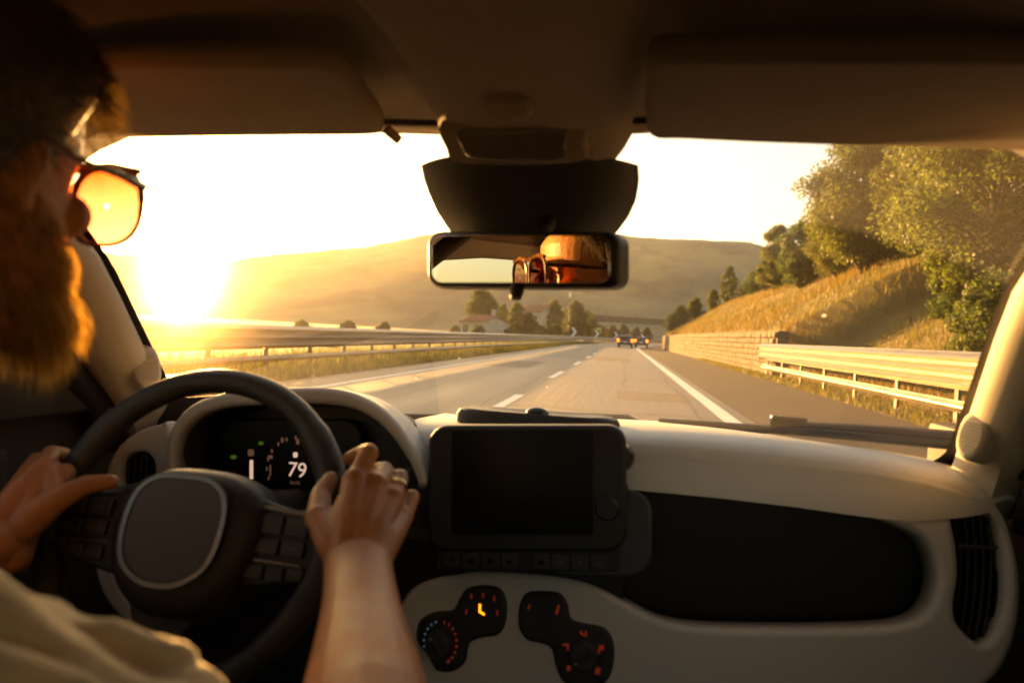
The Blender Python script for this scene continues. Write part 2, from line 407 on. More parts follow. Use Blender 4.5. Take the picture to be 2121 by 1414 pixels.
# ------------------------------------------------------------------ trees
def make_leaf_cloud(clusters, per, size, seed, flat=.8):
    R = np.random.default_rng(seed); V = []; F = []
    P = []
    for (c, r, k) in clusters:
        n = int(per * k); d = R.normal(size=(n, 3)); d /= np.linalg.norm(d, axis=1)[:, None]
        rr = r * (R.random(n) ** .45); P.append(np.array(c) + d * rr[:, None] * np.array((1, 1, flat)))
    P = np.concatenate(P); n = len(P)
    a = R.normal(size=(n, 3)); a /= np.linalg.norm(a, axis=1)[:, None]; b = np.cross(a, R.normal(size=(n, 3))); b /= np.linalg.norm(b, axis=1)[:, None]
    s = size * R.uniform(.6, 1.35, n)[:, None]
    V = np.stack([P - a * s, P + b * s * .45 - a * s * .1, P + a * s, P - b * s * .45 - a * s * .1], 1).reshape(-1, 3)
    return V, n
def leaf_mesh(name, V, n, m):
    me = bpy.data.meshes.new(name); me.vertices.add(len(V)); me.vertices.foreach_set('co', V.astype('f').ravel())
    me.loops.add(4 * n); me.loops.foreach_set('vertex_index', np.arange(4 * n, dtype='i')); me.polygons.add(n)
    me.polygons.foreach_set('loop_start', np.arange(0, 4 * n, 4, dtype='i')); me.materials.append(m); me.update(); me.validate(); return me
def make_tree(seed, H, rx, leafm, leaves=9000, leaf=.12, trunk=.16, low=.22, nc=70, pw_=.8):
    R = random.Random(seed); mb = MB()
    tp = [Vector((0, 0, -.4))]
    for k in range(1, 6): tp.append(Vector((R.uniform(-.05, .05) * H, R.uniform(-.05, .05) * H, H * .82 * k / 5)))
    tp = smooth_open(tp, 4); nT = len(tp); mb.tube(tp, [trunk * (1 - .9 * i / (nT - 1)) for i in range(nT)], 8)
    cl = []
    for k in range(nc):
        t = (k + .5) / nc; z = H * (low + (1 - low) * t) * .97
        env = max(.10, math.sin(math.pi * min(1, t * .82 + .16)) ** pw_); a = k * 2.39996 + R.uniform(-.4, .4)
        lob = .78 + .32 * mnoise.noise(Vector((math.cos(a) * 1.3, math.sin(a) * 1.3, z / H * 3 + seed)))
        r = rx * env * lob * math.sqrt(R.uniform(.12, 1.0)); c = Vector((math.cos(a) * r, math.sin(a) * r, z + R.uniform(-.04, .04) * H))
        i = max(1, min(nT - 1, int((z / H - .16) / .82 * (nT - 1)))); p = tp[i]; c += Vector((p.x, p.y, 0)) * .6
        mid = p.lerp(c, .55) + Vector((0, 0, .03 * H)); r0 = trunk * (.42 - .3 * t)
        mb.tube(smooth_open([p, mid, c], 2), [r0, r0 * .8, r0 * .55, r0 * .35, r0 * .12], 5)
        cl.append((c, rx * R.uniform(.17, .33), R.uniform(.5, 1.2)))
    tot = sum(k for _, _, k in cl); V, n = make_leaf_cloud(cl, leaves / tot, leaf, seed, .75)
    return mb.mesh('trunk', M['bark']), leaf_mesh('crown', V, n, leafm)
TH_ = {'tall': 8.5, 'round': 6.0, 'slim': 7.5, 'dark': 5.0, 'bush': 2.4, 'over': 9.0, 'oak': 8.0}
TP = {'tall': make_tree(11, 8.5, 2.9, M['leaf_gold'], 24000, .12, .17, .16), 'round': make_tree(12, 6.0, 2.7, M['leaf'], 20000, .11, .15, .14),
      'slim': make_tree(13, 7.5, 1.9, M['leaf_gold'], 15000, .11, .12, .12, 60), 'dark': make_tree(14, 5.0, 2.4, M['leaf_dark'], 18000, .11, .14, .06),
      'bush': make_tree(15, 2.4, 1.7, M['leaf'], 9000, .085, .06, .04, 40, .6), 'over': make_tree(16, 9.0, 4.3, M['leaf_gold'], 46000, .105, .22, .14, 110),
      'oak': make_tree(17, 8.0, 3.8, M['leaf'], 38000, .11, .2, .10, 100)}
def tree(kind, loc, scale, rot, label, name='tree', group=None):
    o = tag(empty(name, loc), label, 'tree' if 'tree' in name else 'shrub', group); t, c = TP[kind]
    link('trunk', t, o); link('crown', c, o); o.scale = (scale,) * 3; o.rotation_euler = (0, 0, rot); return o
def bank_tree(kind, px, Y, top, rot, label, name='tree', group='trees on the right embankment'):
    p = at(px, top, Y); d = p.x - (0 if Y <= S0 else (Y - S0) ** 2 / (2 * RC)); z = bank_h(Y, d) - .15
    return tree(kind, Vector((p.x, Y, z)), max(.3, (p.z - z) / (TH_[kind] * 1.0)), rot, label, name, group)
for a_ in (('over', 2085, 21, 130, .4, 'largest golden tree at the upper right corner, under the visor'),
           ('oak', 1955, 27, 215, 2.1, 'broad olive tree second from the right under the visor'),
           ('over', 1805, 33, 255, 4.1, 'tall backlit golden tree whose crown edge meets the white sky'),
           ('over', 1745, 41, 405, 1.0, 'bright golden tree on the crest below the tall backlit one'),
           ('round', 1668, 47, 462, 1.2, 'round bright tree crowning the grassy crest above the stone wall'),
           ('tall', 1612, 56, 470, 5.2, 'golden tree at the left end of the bright row on the crest'),
           ('dark', 1600, 66, 530, 1.2, 'dark dense tree just below the ridge line at the top of the slope'),
           ('oak', 1568, 78, 560, 4.2, 'grey brown tree behind the upper edge of the grass slope'),
           ('slim', 1512, 90, 552, .4, 'slender brown tree rising above the far end of the slope'),
           ('dark', 1542, 84, 590, 2.2, 'low dark tree tucked behind the slope edge'),
           ('tall', 1478, 96, 600, 2.9, 'brown tree left of the slender one above the stone wall'),
           ('round', 1440, 90, 618, 5.0, 'bushy olive tree above the middle of the stone wall'),
           ('dark', 1412, 88, 634, 3.1, 'dark tree hiding the right end of the overpass'),
           ('round', 1392, 86, 652, 1.9, 'small rounded tree next to the overpass at the road bend')): bank_tree(*a_)
for a_ in (('bush', 2075, 15.5, 575, 0, 'shaded green bush beside the windscreen pillar'), ('bush', 1990, 22, 560, 2, 'dark bush below the broad olive tree'), ('bush', 1890, 30, 520, 4, 'small bush near the crest of the grass slope'), ('bush', 2040, 19, 600, 5, 'lowest bush on the shaded part of the slope')):
    bank_tree(*a_, name='shrub', group='bushes on the slope')

def far(px, py, Y): p = at(px, py, Y); return p
def ground_at(px, Y): p = at(px, 690, Y); return Vector((p.x, p.y, -.06))
for (kind, px, Y, top, rot, label) in (
    ('oak', 996, 122, 600, 0, 'round green tree standing just left of the pale house'),
    ('slim', 1040, 135, 630, 1, 'brown slender tree between the two houses'),
    ('tall', 1070, 126, 628, 2, 'wide brown tree right of the pale house'),
    ('dark', 1094, 112, 650, 3, 'dark low tree in front of the tiled house'),
    ('tall', 1145, 150, 622, 4, 'pointed tree right behind the tiled roof'),
    ('oak', 1192, 158, 626, 5, 'tree beside the left end of the overpass'),
    ('round', 1216, 166, 644, 2.2, 'small tree touching the overpass parapet'),):
    g0 = ground_at(px, Y); tree(kind, g0, (at(px, top, Y).z - g0.z) / TH_[kind], rot, label, 'tree', 'trees around the houses')
for k, (px, Y, q, lab) in enumerate(((942, 112, .75, 'dark shrub left of the pale house wall'), (625, 40, .52, 'leftmost shrub peeping over the left guardrail'), (722, 52, .6, 'middle shrub peeping over the left guardrail'), (795, 62, .62, 'rightmost of the three shrubs peeping over the left guardrail'),
      (1120, 105, 1.0, 'pale shrub below the tiled house'), (1150, 108, 1.15, 'large shrub left of the first chevron sign'), (1180, 118, .9, 'shrub behind the first chevron sign'), (1058, 100, .8, 'shrub in front of the brown trees beside the guardrail'), (992, 88, .75, 'shrub in front of the pale house wall'))):
    tree('bush', ground_at(px, Y), q, k * 1.3, lab, 'shrub', 'shrubs behind the left guardrail')
for k, (px, Y, q) in enumerate(((1268, 195, .95), (1292, 205, 1.05), (1318, 198, .9), (1340, 185, .85), (1250, 215, .9))):
    tree('dark', ground_at(px, Y), q, k * 1.7, ('dark tree seen under the overpass, second from its left support', 'tallest dark tree seen under the middle of the overpass', 'dark tree under the overpass above the right car', 'dark tree at the right end under the overpass', 'dark tree nearest the left support under the overpass')[k], 'tree', 'trees seen under the overpass')

# ------------------------------------------------------------------ houses
def house(name, c, wx, wy, h, rh, rot, label, wins):
    o = empty(name, c); o.rotation_euler = (0, 0, rot); tag(o, label, 'house')
    MB().box((0, 0, h / 2), (wx, wy, h)).build('wall', M['plaster'], o, smooth=False)
    g = MB(); ov = .35
    A = [(-wx / 2, -wy / 2, h), (-wx / 2, wy / 2, h), (-wx / 2, 0, h + rh * .94)]; B = [(wx / 2, y, z) for (_, y, z) in A]
    g.fan(A); g.fan(B[::-1]); g.build('gable', M['plaster'], o, smooth=False)
    rf = MB()
    for s_ in (-1, 1):
        e = Vector((0, s_ * (wy / 2 + ov), h - rh * ov / (wy / 2))); r_ = Vector((0, 0, h + rh)); t_ = Vector((0, s_ * rh, wy / 2)).normalized() * .1
        X0, X1 = Vector((-wx / 2 - ov, 0, 0)), Vector((wx / 2 + ov, 0, 0)); lo = [X0 + e, X1 + e, X1 + r_, X0 + r_]; up = [p + t_ for p in lo]
        b = rf.pts(lo + up)
        for q in ((0, 1, 2, 3), (7, 6, 5, 4), (0, 4, 5, 1), (1, 5, 6, 2), (3, 2, 6, 7), (0, 3, 7, 4)): rf.f.append(tuple(b + i for i in q))
    roof = rf.build('roof', M['rooftile'], o, smooth=False)
    rows = int(wx / .45)
    rb = MB()
    for s_ in (-1, 1):
        for k in range(rows):
            x = -wx / 2 + (k + .5) * wx / rows; e = Vector((x, s_ * (wy / 2 + ov), h - rh * ov / (wy / 2) + .1)); rb.tube([e, Vector((x, 0, h + rh + .1))], .09, 6)
    rt = rb.build('tile_rows', M['rooftile'], roof); rt['kind'] = 'stuff'
    MB().box((wx * .22, wy * .12, h + rh + .35), (.5, .5, 1.1)).box((wx * .22, wy * .12, h + rh + .95), (.62, .62, .12)).build('chimney', M['plaster'], roof, smooth=False)
    for (x, z) in wins:
        wn = MB().box((x, -wy / 2 - .02, z), (.9, .06, 1.2)).build('window', M['glass_dark'], o, smooth=False)
        MB().box((x, -wy / 2 - .05, z - .66), (1.1, .16, .1)).box((x, -wy / 2 - .06, z), (.06, .05, 1.2)).build('frame', M['plaster'], wn, smooth=False)
house('house', ground_at(1004, 100), 4.6, 6, 2.6, .95, rad(-32), 'small pale house with a low roof behind the left guardrail', ((-1.2, 1.5), (1.0, 1.5)))
house('house', ground_at(1112, 150), 5.6, 7, 6.2, 1.5, rad(-20), 'taller house with reddish tiled roof among the trees', ((-1.5, 4.6), (1.2, 4.6), (-1.5, 1.6), (1.2, 1.6)))

# ------------------------------------------------------------------ overpass
YB = 172.0
pl, pr = at(1212, 668, YB), at(1470, 672, YB + 14); zb = 5.3
ax = Vector((pr.x - pl.x, pr.y - pl.y, 0)); LB = ax.length; ax.normalize(); ay = Vector((-ax.y, ax.x, 0))
ov = tag(empty('overpass', (pl.x, pl.y, 0)), 'concrete road overpass with railing crossing above the bend', 'bridge'); ov.rotation_euler = (0, 0, math.atan2(ax.y, ax.x))
MB().box((LB / 2, 3, zb + .55), (LB + 8, 6.6, 1.1)).build('deck', M['concrete'], ov, smooth=False, bevel=.05)
MB().box((LB / 2, -.45, zb + 1.25), (LB + 8, .35, .5)).build('parapet', M['concrete'], ov, smooth=False, bevel=.03)
MB().box((1.2, 3, zb / 2 - .1), (2.6, 5.6, zb)).box((1.2, 3, zb - .25), (3.2, 6.1, .5)).build('support', M['concrete'], ov, smooth=False, bevel=.06)
MB().box((LB, 3, zb / 2 - .1), (2.4, 5.6, zb)).build('support', M['concrete'], ov, smooth=False, bevel=.06)
M['rail_paint'] = mat('railing_paint', (.05, .042, .035), .8)
pm = MB().box((0, 0, .95), (.09, .09, 1.9)).mesh('railing_post', M['rail_paint'], False)
for k in range(int((LB + 7) / 1.95)):
    o = link('railing_post', pm, ov); o.location = (-3.6 + k * 1.95, -.45, zb + 1.4)
MB().box((LB / 2, -.45, zb + 1.98), (LB + 7.6, .05, .06)).box((LB / 2, -.45, zb + 2.6), (LB + 7.6, .05, .05)).build('railing_bar', M['rail_paint'], ov, smooth=False)

# ------------------------------------------------------------------ chevron signs, yellow sign, lamp
for k, s in enumerate((97, 119, 137, 161)):
    p = rd(s, -7.9); o = tag(empty('chevron_sign', (p.x, p.y, -.05)), ('chevron sign nearest the shrubs, leftmost of the four', 'second chevron sign from the left beside the yellow sign', 'third chevron sign from the left, left of the two cars', 'rightmost chevron sign above the right car')[k], 'sign', 'chevron signs on the bend')
    o.rotation_euler = (0, 0, -.25); zc = 1.75
    MB().box((0, 0, zc), (1.25, .05, 1.35)).build('board', M['black_sign'], o, smooth=False, bevel=.01)
    ch = MB()
    for y_ in (-.032,):
        P = [(-.42, y_, zc + .62), (.02, y_, zc + .62), (.5, y_, zc), (.02, y_, zc - .62), (-.42, y_, zc - .62), (.06, y_, zc)]
        Q = [(a, y_ + .012, c) for (a, _, c) in P]
        b = ch.pts(P + Q); ch.f += [(b, b + 1, b + 2, b + 5), (b + 5, b + 2, b + 3, b + 4)] + [(b + i, b + 6 + i, b + 6 + (i + 1) % 6, b + (i + 1) % 6) for i in range(6)]
    ch.build('chevron', M['white_sign'], o, smooth=False)
    for x in (-.4, .4): MB().tube([(x, .06, 0), (x, .06, zc + .5)], .035, 8).build('post', M['steel_post'], o)
p = at(1240, 690, 150); o = tag(empty('yellow_sign', (p.x, p.y, -.05)), 'small yellow sign under the overpass by its left support', 'sign')
MB().box((0, 0, 2.55), (1.1, .05, 1.3)).build('board', M['yellow_sign'], o, smooth=False, bevel=.01); MB().tube([(0, .06, 0), (0, .06, 3.1)], .05, 8).build('post', M['steel_post'], o)
MB().box((0, -.03, 2.7), (.7, .012, .1)).box((0, -.03, 2.4), (.5, .012, .1)).build('print', M['black_sign'], o, smooth=False)
p = at(1177, 690, 122); o = tag(empty('lamp_post', (p.x, p.y, -.05)), 'slim grey lamp post rising above the shrubs by the bend', 'lamp post')
MB().tube([(0, 0, 0), (0, 0, 4.5), (0, 0, 8.2)], [.1, .075, .05], 10).build('pole', M['steel_post'], o)
MB().box((0, 0, 8.6), (.28, .4, .9)).box((0, 0, 9.1), (.4, .5, .1)).build('lamp_head', M['white_sign'], o, smooth=False, bevel=.05)

# ------------------------------------------------------------------ cars ahead
M['car_dark'] = mat('car_paint_dark', (.03, .024, .02), .3, coat=.6, spec=.6); M['car_grey'] = mat('car_paint_grey', (.07, .062, .055), .3, metal=.3, coat=.6)
M['tail'] = emis('tail_lamp_glow', (1.0, .10, .015), 5.0); M['tyre'] = mat('tyre', (.02, .02, .02), .9); M['rim'] = mat('wheel_rim', (.4, .4, .4), .35, metal=.8)
M['plate'] = mat('number_plate', (.75, .74, .7), .5)
def road_car(s, d, paint, label, wid=1.78, hgt=1.5, rackbars=False):
    p = rd(s, d); o = tag(empty('car', (p.x, p.y, 0)), label, 'car', 'cars driving ahead'); t = rdir(s); o.rotation_euler = (0, 0, -math.atan2(t.x, t.y))
    hw = wid / 2
    prof = [(-2.0, .32), (-2.05, .62), (-1.98, .92), (-1.8, hgt * .66), (-1.55, hgt * .93), (-1.2, hgt), (-.3, hgt), (.35, hgt * .9), (.95, hgt * .66), (1.7, hgt * .58), (2.0, .75), (2.05, .4), (1.9, .28)]
    rows = []
    for (x, k) in ((-hw, .0), (-hw, .5), (-hw * .93, 1), (hw * .93, 1), (hw, .5), (hw, 0)):
        r = []
        for (y, z) in prof:
            inset = max(0, (z - hgt * .62)) * .28 * (1 if k >= .5 else 1)
            cy_, cz = 0, .75; f = {0: .96, .5: .99, 1: 1}[k]
            r.append((math.copysign(abs(x) - inset, x), y * f, cz + (z - cz) * f))
        rows.append(r)
    b = MB(); b.grid(rows, closev=True); b.fan(rows[0][::-1]); b.fan(rows[-1]); b.build('body', paint, o, smooth=True, sharp=50)
    def rearquad(nm, x0, x1, z0, z1, m, t0=.02):
        def yz(z):
            for (y0, a), (y1, c) in zip(prof[:6], prof[1:6]):
                if a <= z <= c: return y0 + (y1 - y0) * (z - a) / (c - a)
            return -1.2
        q = MB(); P = [(x0, yz(z0) - t0, z0), (x1, yz(z0) - t0, z0), (x1, yz(z1) - t0, z1), (x0, yz(z1) - t0, z1)]; Q = [(x, y + .06, z) for x, y, z in P]
        bb = q.pts(P + Q); q.f += [tuple(bb + i for i in f) for f in ((0, 1, 2, 3), (4, 7, 6, 5), (0, 4, 5, 1), (1, 5, 6, 2), (2, 6, 7, 3), (3, 7, 4, 0))]
        return q.build(nm, m, o, smooth=False)
    rearquad('rear_window', -hw * .74, hw * .74, hgt * .68, hgt * .9, M['glass_dark'])
    for s_ in (-1, 1): rearquad('tail_light', s_ * hw * .9 - .13, s_ * hw * .9 + .1, .78, 1.04, M['tail'], .03)
    rearquad('number_plate', -.26, .26, .66, .78, M['plate'], .03); rearquad('bumper', -hw * .93, hw * .93, .36, .56, M['dark'], .05)
    for x in (-hw + .1, hw - .1):
        for y in (-1.3, 1.25):
            wh = MB().tube([(x - .1, y, .31), (x + .1, y, .31)], .31, 18).build('wheel', M['tyre'], o); MB().tube([(x - .105, y, .31), (x + .105, y, .31)], .19, 14).build('rim', M['rim'], wh)
    if rackbars:
        for x in (-.5, .5): MB().tube([(x, -1.1, hgt), (x, -1.0, hgt + .06), (x, -.2, hgt + .06), (x, -.1, hgt)], .02, 6).build('roof_rail', M['dark'], o)
    for s_ in (-1, 1): MB().sphere((s_ * (hw + .1), .55, hgt * .66), (.1, .07, .07)).build('door_mirror', paint, o)
road_car(84, .35, M['car_dark'], 'dark car with glowing tail lights ahead, left of the pair', 1.8, 1.55, True)
road_car(95, 2.1, M['car_grey'], 'grey car ahead, right of the pair, near the edge line', 1.76, 1.45)

# ------------------------------------------------------------------ hills
ridge = [(-900, 500), (-300, 505), (0, 515), (180, 524), (330, 527), (430, 545), (470, 541), (560, 531), (700, 514), (800, 500), (860, 489), (950, 482), (1060, 480), (1180, 482), (1280, 485), (1400, 491), (1480, 497), (1560, 502), (1640, 528), (1800, 560), (2100, 590), (2500, 600)]
def elev(px, py): d = ray(px, py); return math.atan2(d.x, d.y), d.z / math.hypot(d.x, d.y)
rz = sorted(elev(*p) for p in ridge); ra = [a for a, _ in rz]; re = [e for _, e in rz]
mb = MB(); rows = []
angs = np.linspace(rad(-75), rad(48), 240); NR = 34
for a in angs:
    e = float(np.interp(a, ra, re)); Rr = 1900 + 320 * math.sin(a * 4.0); r0 = 620; row = []
    for k in range(NR + 6):
        t = k / NR; r = r0 + (Rr - r0) * t
        H = e * Rr
        h = H * (1 - (1 - min(t, 1)) ** 1.15) ** 1.25 if t <= 1 else H * (1 - (t - 1) * 1.6)
        q = Vector((math.sin(a) * r, math.cos(a) * r, 0)) * .004
        h += (mnoise.noise(q * 1.1) * 34 + mnoise.noise(q * 3.5 + Vector((5, 1, 0))) * 14) * math.sin(math.pi * min(1, t * .93)) * min(1, t * 3)
        h += mnoise.noise(q * 16 + Vector((2, 9, 0))) * 3.2 * min(1, t * 4)
        row.append((math.sin(a) * r, math.cos(a) * r, h - 1.5))
    rows.append(row)
mb.grid(rows); tag(mb.build('hills', M['hill'], smooth=True, sharp=180), 'long wooded ridge across the valley', kind='structure')

# ------------------------------------------------------------------ haze
hz = bpy.data.materials.new('haze_air'); hz.use_nodes = True; t = hz.node_tree; t.nodes.clear()
o_ = t.nodes.new('ShaderNodeOutputMaterial'); v = t.nodes.new('ShaderNodeVolumePrincipled')
v.inputs['Color'].default_value = (.98, .93, .84, 1); v.inputs['Density'].default_value = .000075; v.inputs['Anisotropy'].default_value = .5
t.links.new(v.outputs[0], o_.inputs['Volume'])
hb = MB().box((-300, 1300, 199), (6800, 4400, 402)); tag(hb.build('haze', hz, smooth=False), 'golden evening haze over the valley', 'haze', kind='stuff')
# ================================================================== the car we sit in
M['cream'] = mat('cream_plastic', (.60, .58, .52), .42, bump=.10, bscale=420, var=.03, vscale=6, spec=.45)
M['cream_matt'] = mat('cream_trim_grained', (.55, .52, .46), .55, bump=.12, bscale=500, var=.03, vscale=5)
M['pillar'] = mat('pillar_trim', (.68, .62, .53), .6, bump=.08, bscale=400, var=.04, vscale=6)
M['black'] = mat('black_plastic', (.016, .015, .015), .5, bump=.12, bscale=500, var=.1, vscale=8)
M['black_gloss'] = mat('black_gloss', (.008, .008, .009), .12, spec=.6, var=.1, vscale=14)
M['charcoal'] = mat('charcoal_plastic', (.035, .033, .032), .45, bump=.1, bscale=450, var=.1, vscale=8)
M['leather'] = mat('wheel_leather', (.028, .024, .022), .42, bump=.22, bscale=300, var=.15, vscale=14, spec=.5)
M['liner'] = mat('headliner_fabric', (.26, .205, .16), .95, bump=.25, bscale=260, var=.08, vscale=14, sheen=.3)
M['visor'] = mat('visor_fabric', (.29, .23, .18), .92, bump=.2, bscale=240, var=.08, vscale=12)
M['visor_dark'] = mat('dark_visor_trim', (.18, .14, .11), .85, bump=.2, bscale=240, var=.08, vscale=12)  # darker copy of the visor material, for right visor, pillars and roof rails
M['pad'] = mat('airbag_pad', (.075, .066, .058), .5, bump=.15, bscale=420, var=.06, vscale=10)
M['satin'] = mat('satin_metal', (.45, .43, .40), .28, metal=.9, var=.08, vscale=20)
M['door_trim'] = mat('door_trim', (.045, .036, .03), .6, bump=.12, bscale=380, var=.12, vscale=6)
M['seat'] = mat('seat_fabric', (.05, .046, .045), .95, bump=.3, bscale=350, var=.15, vscale=20)
M['mirror'] = mat('mirror_glass', (.86, .87, .86), .012, metal=1.0)
M['screen'] = mat('screen_glass', (.006, .006, .007), .3, spec=.15, var=.1, vscale=9)
M['lens'] = mat('dome_lens', (.13, .11, .095), .25, spec=.6, bump=.1, bscale=90)
M['frit'] = mat('frit_border', (.010, .010, .010), .35)
M['paint_body'] = mat('car_body_paint', (.5, .48, .44), .3, coat=.5)
M['e_white'] = emis('display_white', (1.0, .74, .66), .085); M['e_dim'] = emis('display_dim', (.75, .42, .34), .010)
M['e_green'] = emis('display_green', (.25, .9, .05), .006); M['e_red'] = emis('dial_red', (1.0, .10, .04), .006); M['e_orange'] = emis('lamp_orange', (1.0, .30, .02), .45)
M['e_blue'] = emis('dial_blue', (.1, .25, .4), .04)

car = tag(empty('car', (0.03, .5, 0)), 'front cabin of the car we ride in, cream dashboard and dark steering wheel', 'car')
def part(o, par=None):
    par = par or car; o.parent = par; return o
def apply_parent(o, par):
    """keep world placement of o while parenting it (all parents have only translation / are unrotated roots)"""
    mw = o.matrix_world.copy() if False else o.matrix_basis.copy()
    o.parent = par; o.matrix_parent_inverse = pw(par).inverted(); o.matrix_basis = mw
    return o
def pw(o):
    m = o.matrix_basis.copy()
    if o.parent is not None: m = pw(o.parent) @ o.matrix_parent_inverse @ m
    return m
def put(mb, name, m, par=None, **k):
    o = mb.build(name, m, None, **k); return apply_parent(o, par or car)

# plates: outlines given in the picture, laid on a real plane, extruded and rounded
class Plane:
    def __init__(s, p0, n, xdir=(1, 0, 0)):
        s.p = Vector(p0); s.n = Vector(n).normalized(); x = Vector(xdir); s.x = (x - s.n * x.dot(s.n)).normalized(); s.y = s.n.cross(s.x)
        s.m = Matrix(((s.x.x, s.y.x, s.n.x, s.p.x), (s.x.y, s.y.y, s.n.y, s.p.y), (s.x.z, s.y.z, s.n.z, s.p.z), (0, 0, 0, 1)))
    def uv(s, px, py): q = onplane(px, py, s.p, s.n) - s.p; return (q.dot(s.x), q.dot(s.y))
    def off(s, d): q = Plane(s.p + s.n * d, s.n, s.x); return q
def area(l): return .5 * sum(l[i - 1][0] * l[i][1] - l[i][0] * l[i - 1][1] for i in range(len(l)))
def plate(name, plane, loops, thick, bevel, m, par=None, smooth=6, uv=False, bres=4, offs=0.0):
    """rounded slab: front face on the plane (+offs), body behind it; further loops are holes"""
    V, F, caps = [], [], []
    for li, l in enumerate(loops):
        P = [tuple(p) if uv else plane.uv(*p) for p in l]
        if smooth: P = [tuple(p)[:2] for p in smooth_closed(P, smooth)]
        if (area(P) > 0) != (li == 0): P = P[::-1]
        n = len(P); O = []
        for i in range(n):
            a, b, c = Vector(P[i - 1][:2]), Vector(P[i][:2]), Vector(P[(i + 1) % n][:2]); d0, d1 = (b - a), (c - b)
            d0 = d0.normalized() if d0.length > 1e-9 else d1.normalized(); d1 = d1.normalized() if d1.length > 1e-9 else d0
            n0, n1 = Vector((-d0.y, d0.x)), Vector((-d1.y, d1.x)); q_ = n0 + n1
            O.append(q_ / max(.6, .5 * q_.length_squared) if q_.length > 1e-6 else n0)
        rings = [(0, -thick)] + [(bevel * (1 - math.cos(math.pi / 2 * k / bres)), -bevel * (1 - math.sin(math.pi / 2 * k / bres))) for k in range(bres + 1)]
        b0 = len(V)
        for (ins, z) in rings: V += [(P[i][0] + O[i].x * ins, P[i][1] + O[i].y * ins, z) for i in range(n)]
        for k in range(len(rings) - 1):
            for i in range(n): F.append((b0 + k * n + i, b0 + k * n + (i + 1) % n, b0 + (k + 1) * n + (i + 1) % n, b0 + (k + 1) * n + i))
        caps.append((b0 + (len(rings) - 1) * n, b0, n))
    nf = len(F)
    from mathutils.geometry import tessellate_polygon
    for side in (0, 1):
        idx = [c[side] + i for c in caps for i in range(c[2])]
        for tri in tessellate_polygon([[Vector((V[c[side] + i][0], V[c[side] + i][1], 0)) for i in range(c[2])] for c in caps]):
            t_ = [idx[i] for i in tri]; ar = (V[t_[1]][0] - V[t_[0]][0]) * (V[t_[2]][1] - V[t_[0]][1]) - (V[t_[2]][0] - V[t_[0]][0]) * (V[t_[1]][1] - V[t_[0]][1])
            if abs(ar) < 1e-14: continue
            if (ar > 0) != (side == 0): t_ = t_[::-1]
            F.append(tuple(t_))
    me = bpy.data.meshes.new(name); me.from_pydata(V, [], F); me.materials.append(m); me.update()
    me.polygons.foreach_set('use_smooth', [True] * nf + [False] * (len(F) - nf))
    me.transform(plane.m @ Matrix.Translation((0, 0, offs))); me.update()
    o = link(name, me); return apply_parent(o, par or car)
def text(name, s, plane, px, py, hpx, m, par, offs=.001, rot=0.0, align='CENTER'):
    cu = bpy.data.curves.new(name, 'FONT'); cu.body = s; cu.align_x = align; cu.align_y = 'CENTER'; cu.extrude = .0003
    u0 = plane.uv(px, py); u1 = plane.uv(px, py + hpx); h = math.hypot(u0[0] - u1[0], u0[1] - u1[1]); cu.size = h * 1.4
    to = bpy.data.objects.new(name, cu); COL.objects.link(to)
    me = bpy.data.meshes.new_from_object(to.evaluated_get(bpy.context.evaluated_depsgraph_get())); bpy.data.objects.remove(to); bpy.data.curves.remove(cu)
    me.materials.clear(); me.materials.append(m); me.transform(plane.m @ Matrix.Translation((u0[0], u0[1], offs)) @ Matrix.Rotation(rot, 4, 'Z'))
    return apply_parent(link(name, me), par)

FN = (0, -1, .22)
FP = Plane((0, .965, .86), FN)                     # fascia plane
dash = empty('dashboard', (0.03, .96, .8)); apply_parent(dash, car)
# ---- cream C-shaped fascia
VENT = [(1975, 1072), (2000, 1052), (2038, 1050), (2066, 1085), (2082, 1160), (2082, 1250), (2062, 1312), (2034, 1334), (2008, 1318), (1984, 1288), (1980, 1250), (1988, 1190), (1984, 1130)]
CFACE = [(872, 915), (960, 905), (1100, 915), (1300, 925), (1500, 938), (1700, 955), (1850, 975), (1960, 1000), (2040, 1036), (2092, 1095), (2116, 1190), (2112, 1290), (2086, 1370), (2040, 1425), (1960, 1470), (1800, 1500), (1400, 1510), (1000, 1510), (820, 1500), (806, 1420), (815, 1300), (836, 1238),
         (870, 1208), (930, 1190), (1000, 1184), (1080, 1187), (1160, 1195), (1230, 1213), (1300, 1250), (1365, 1283), (1450, 1298), (1580, 1302), (1720, 1302), (1850, 1296), (1910, 1278), (1938, 1240), (1945, 1190), (1928, 1135), (1886, 1098), (1790, 1066), (1650, 1046), (1480, 1026), (1300, 1009), (1080, 996), (878, 985)]
fascia = plate('fascia_panel', FP, [CFACE, VENT], .05, .010, M['cream'], dash)
# dark core behind, open cubby
core = MB(); core.box((.03, 1.14, .77), (1.30, .20, .42)); put(core, 'cubby_back', M['black'], dash, smooth=False)
plate('cubby_floor', FP, [[(1290, 1262), (1365, 1291), (1500, 1308), (1850, 1304), (1925, 1285), (1950, 1300), (1900, 1330), (1290, 1330)]], .02, .004, M['black'], dash, offs=-.05)
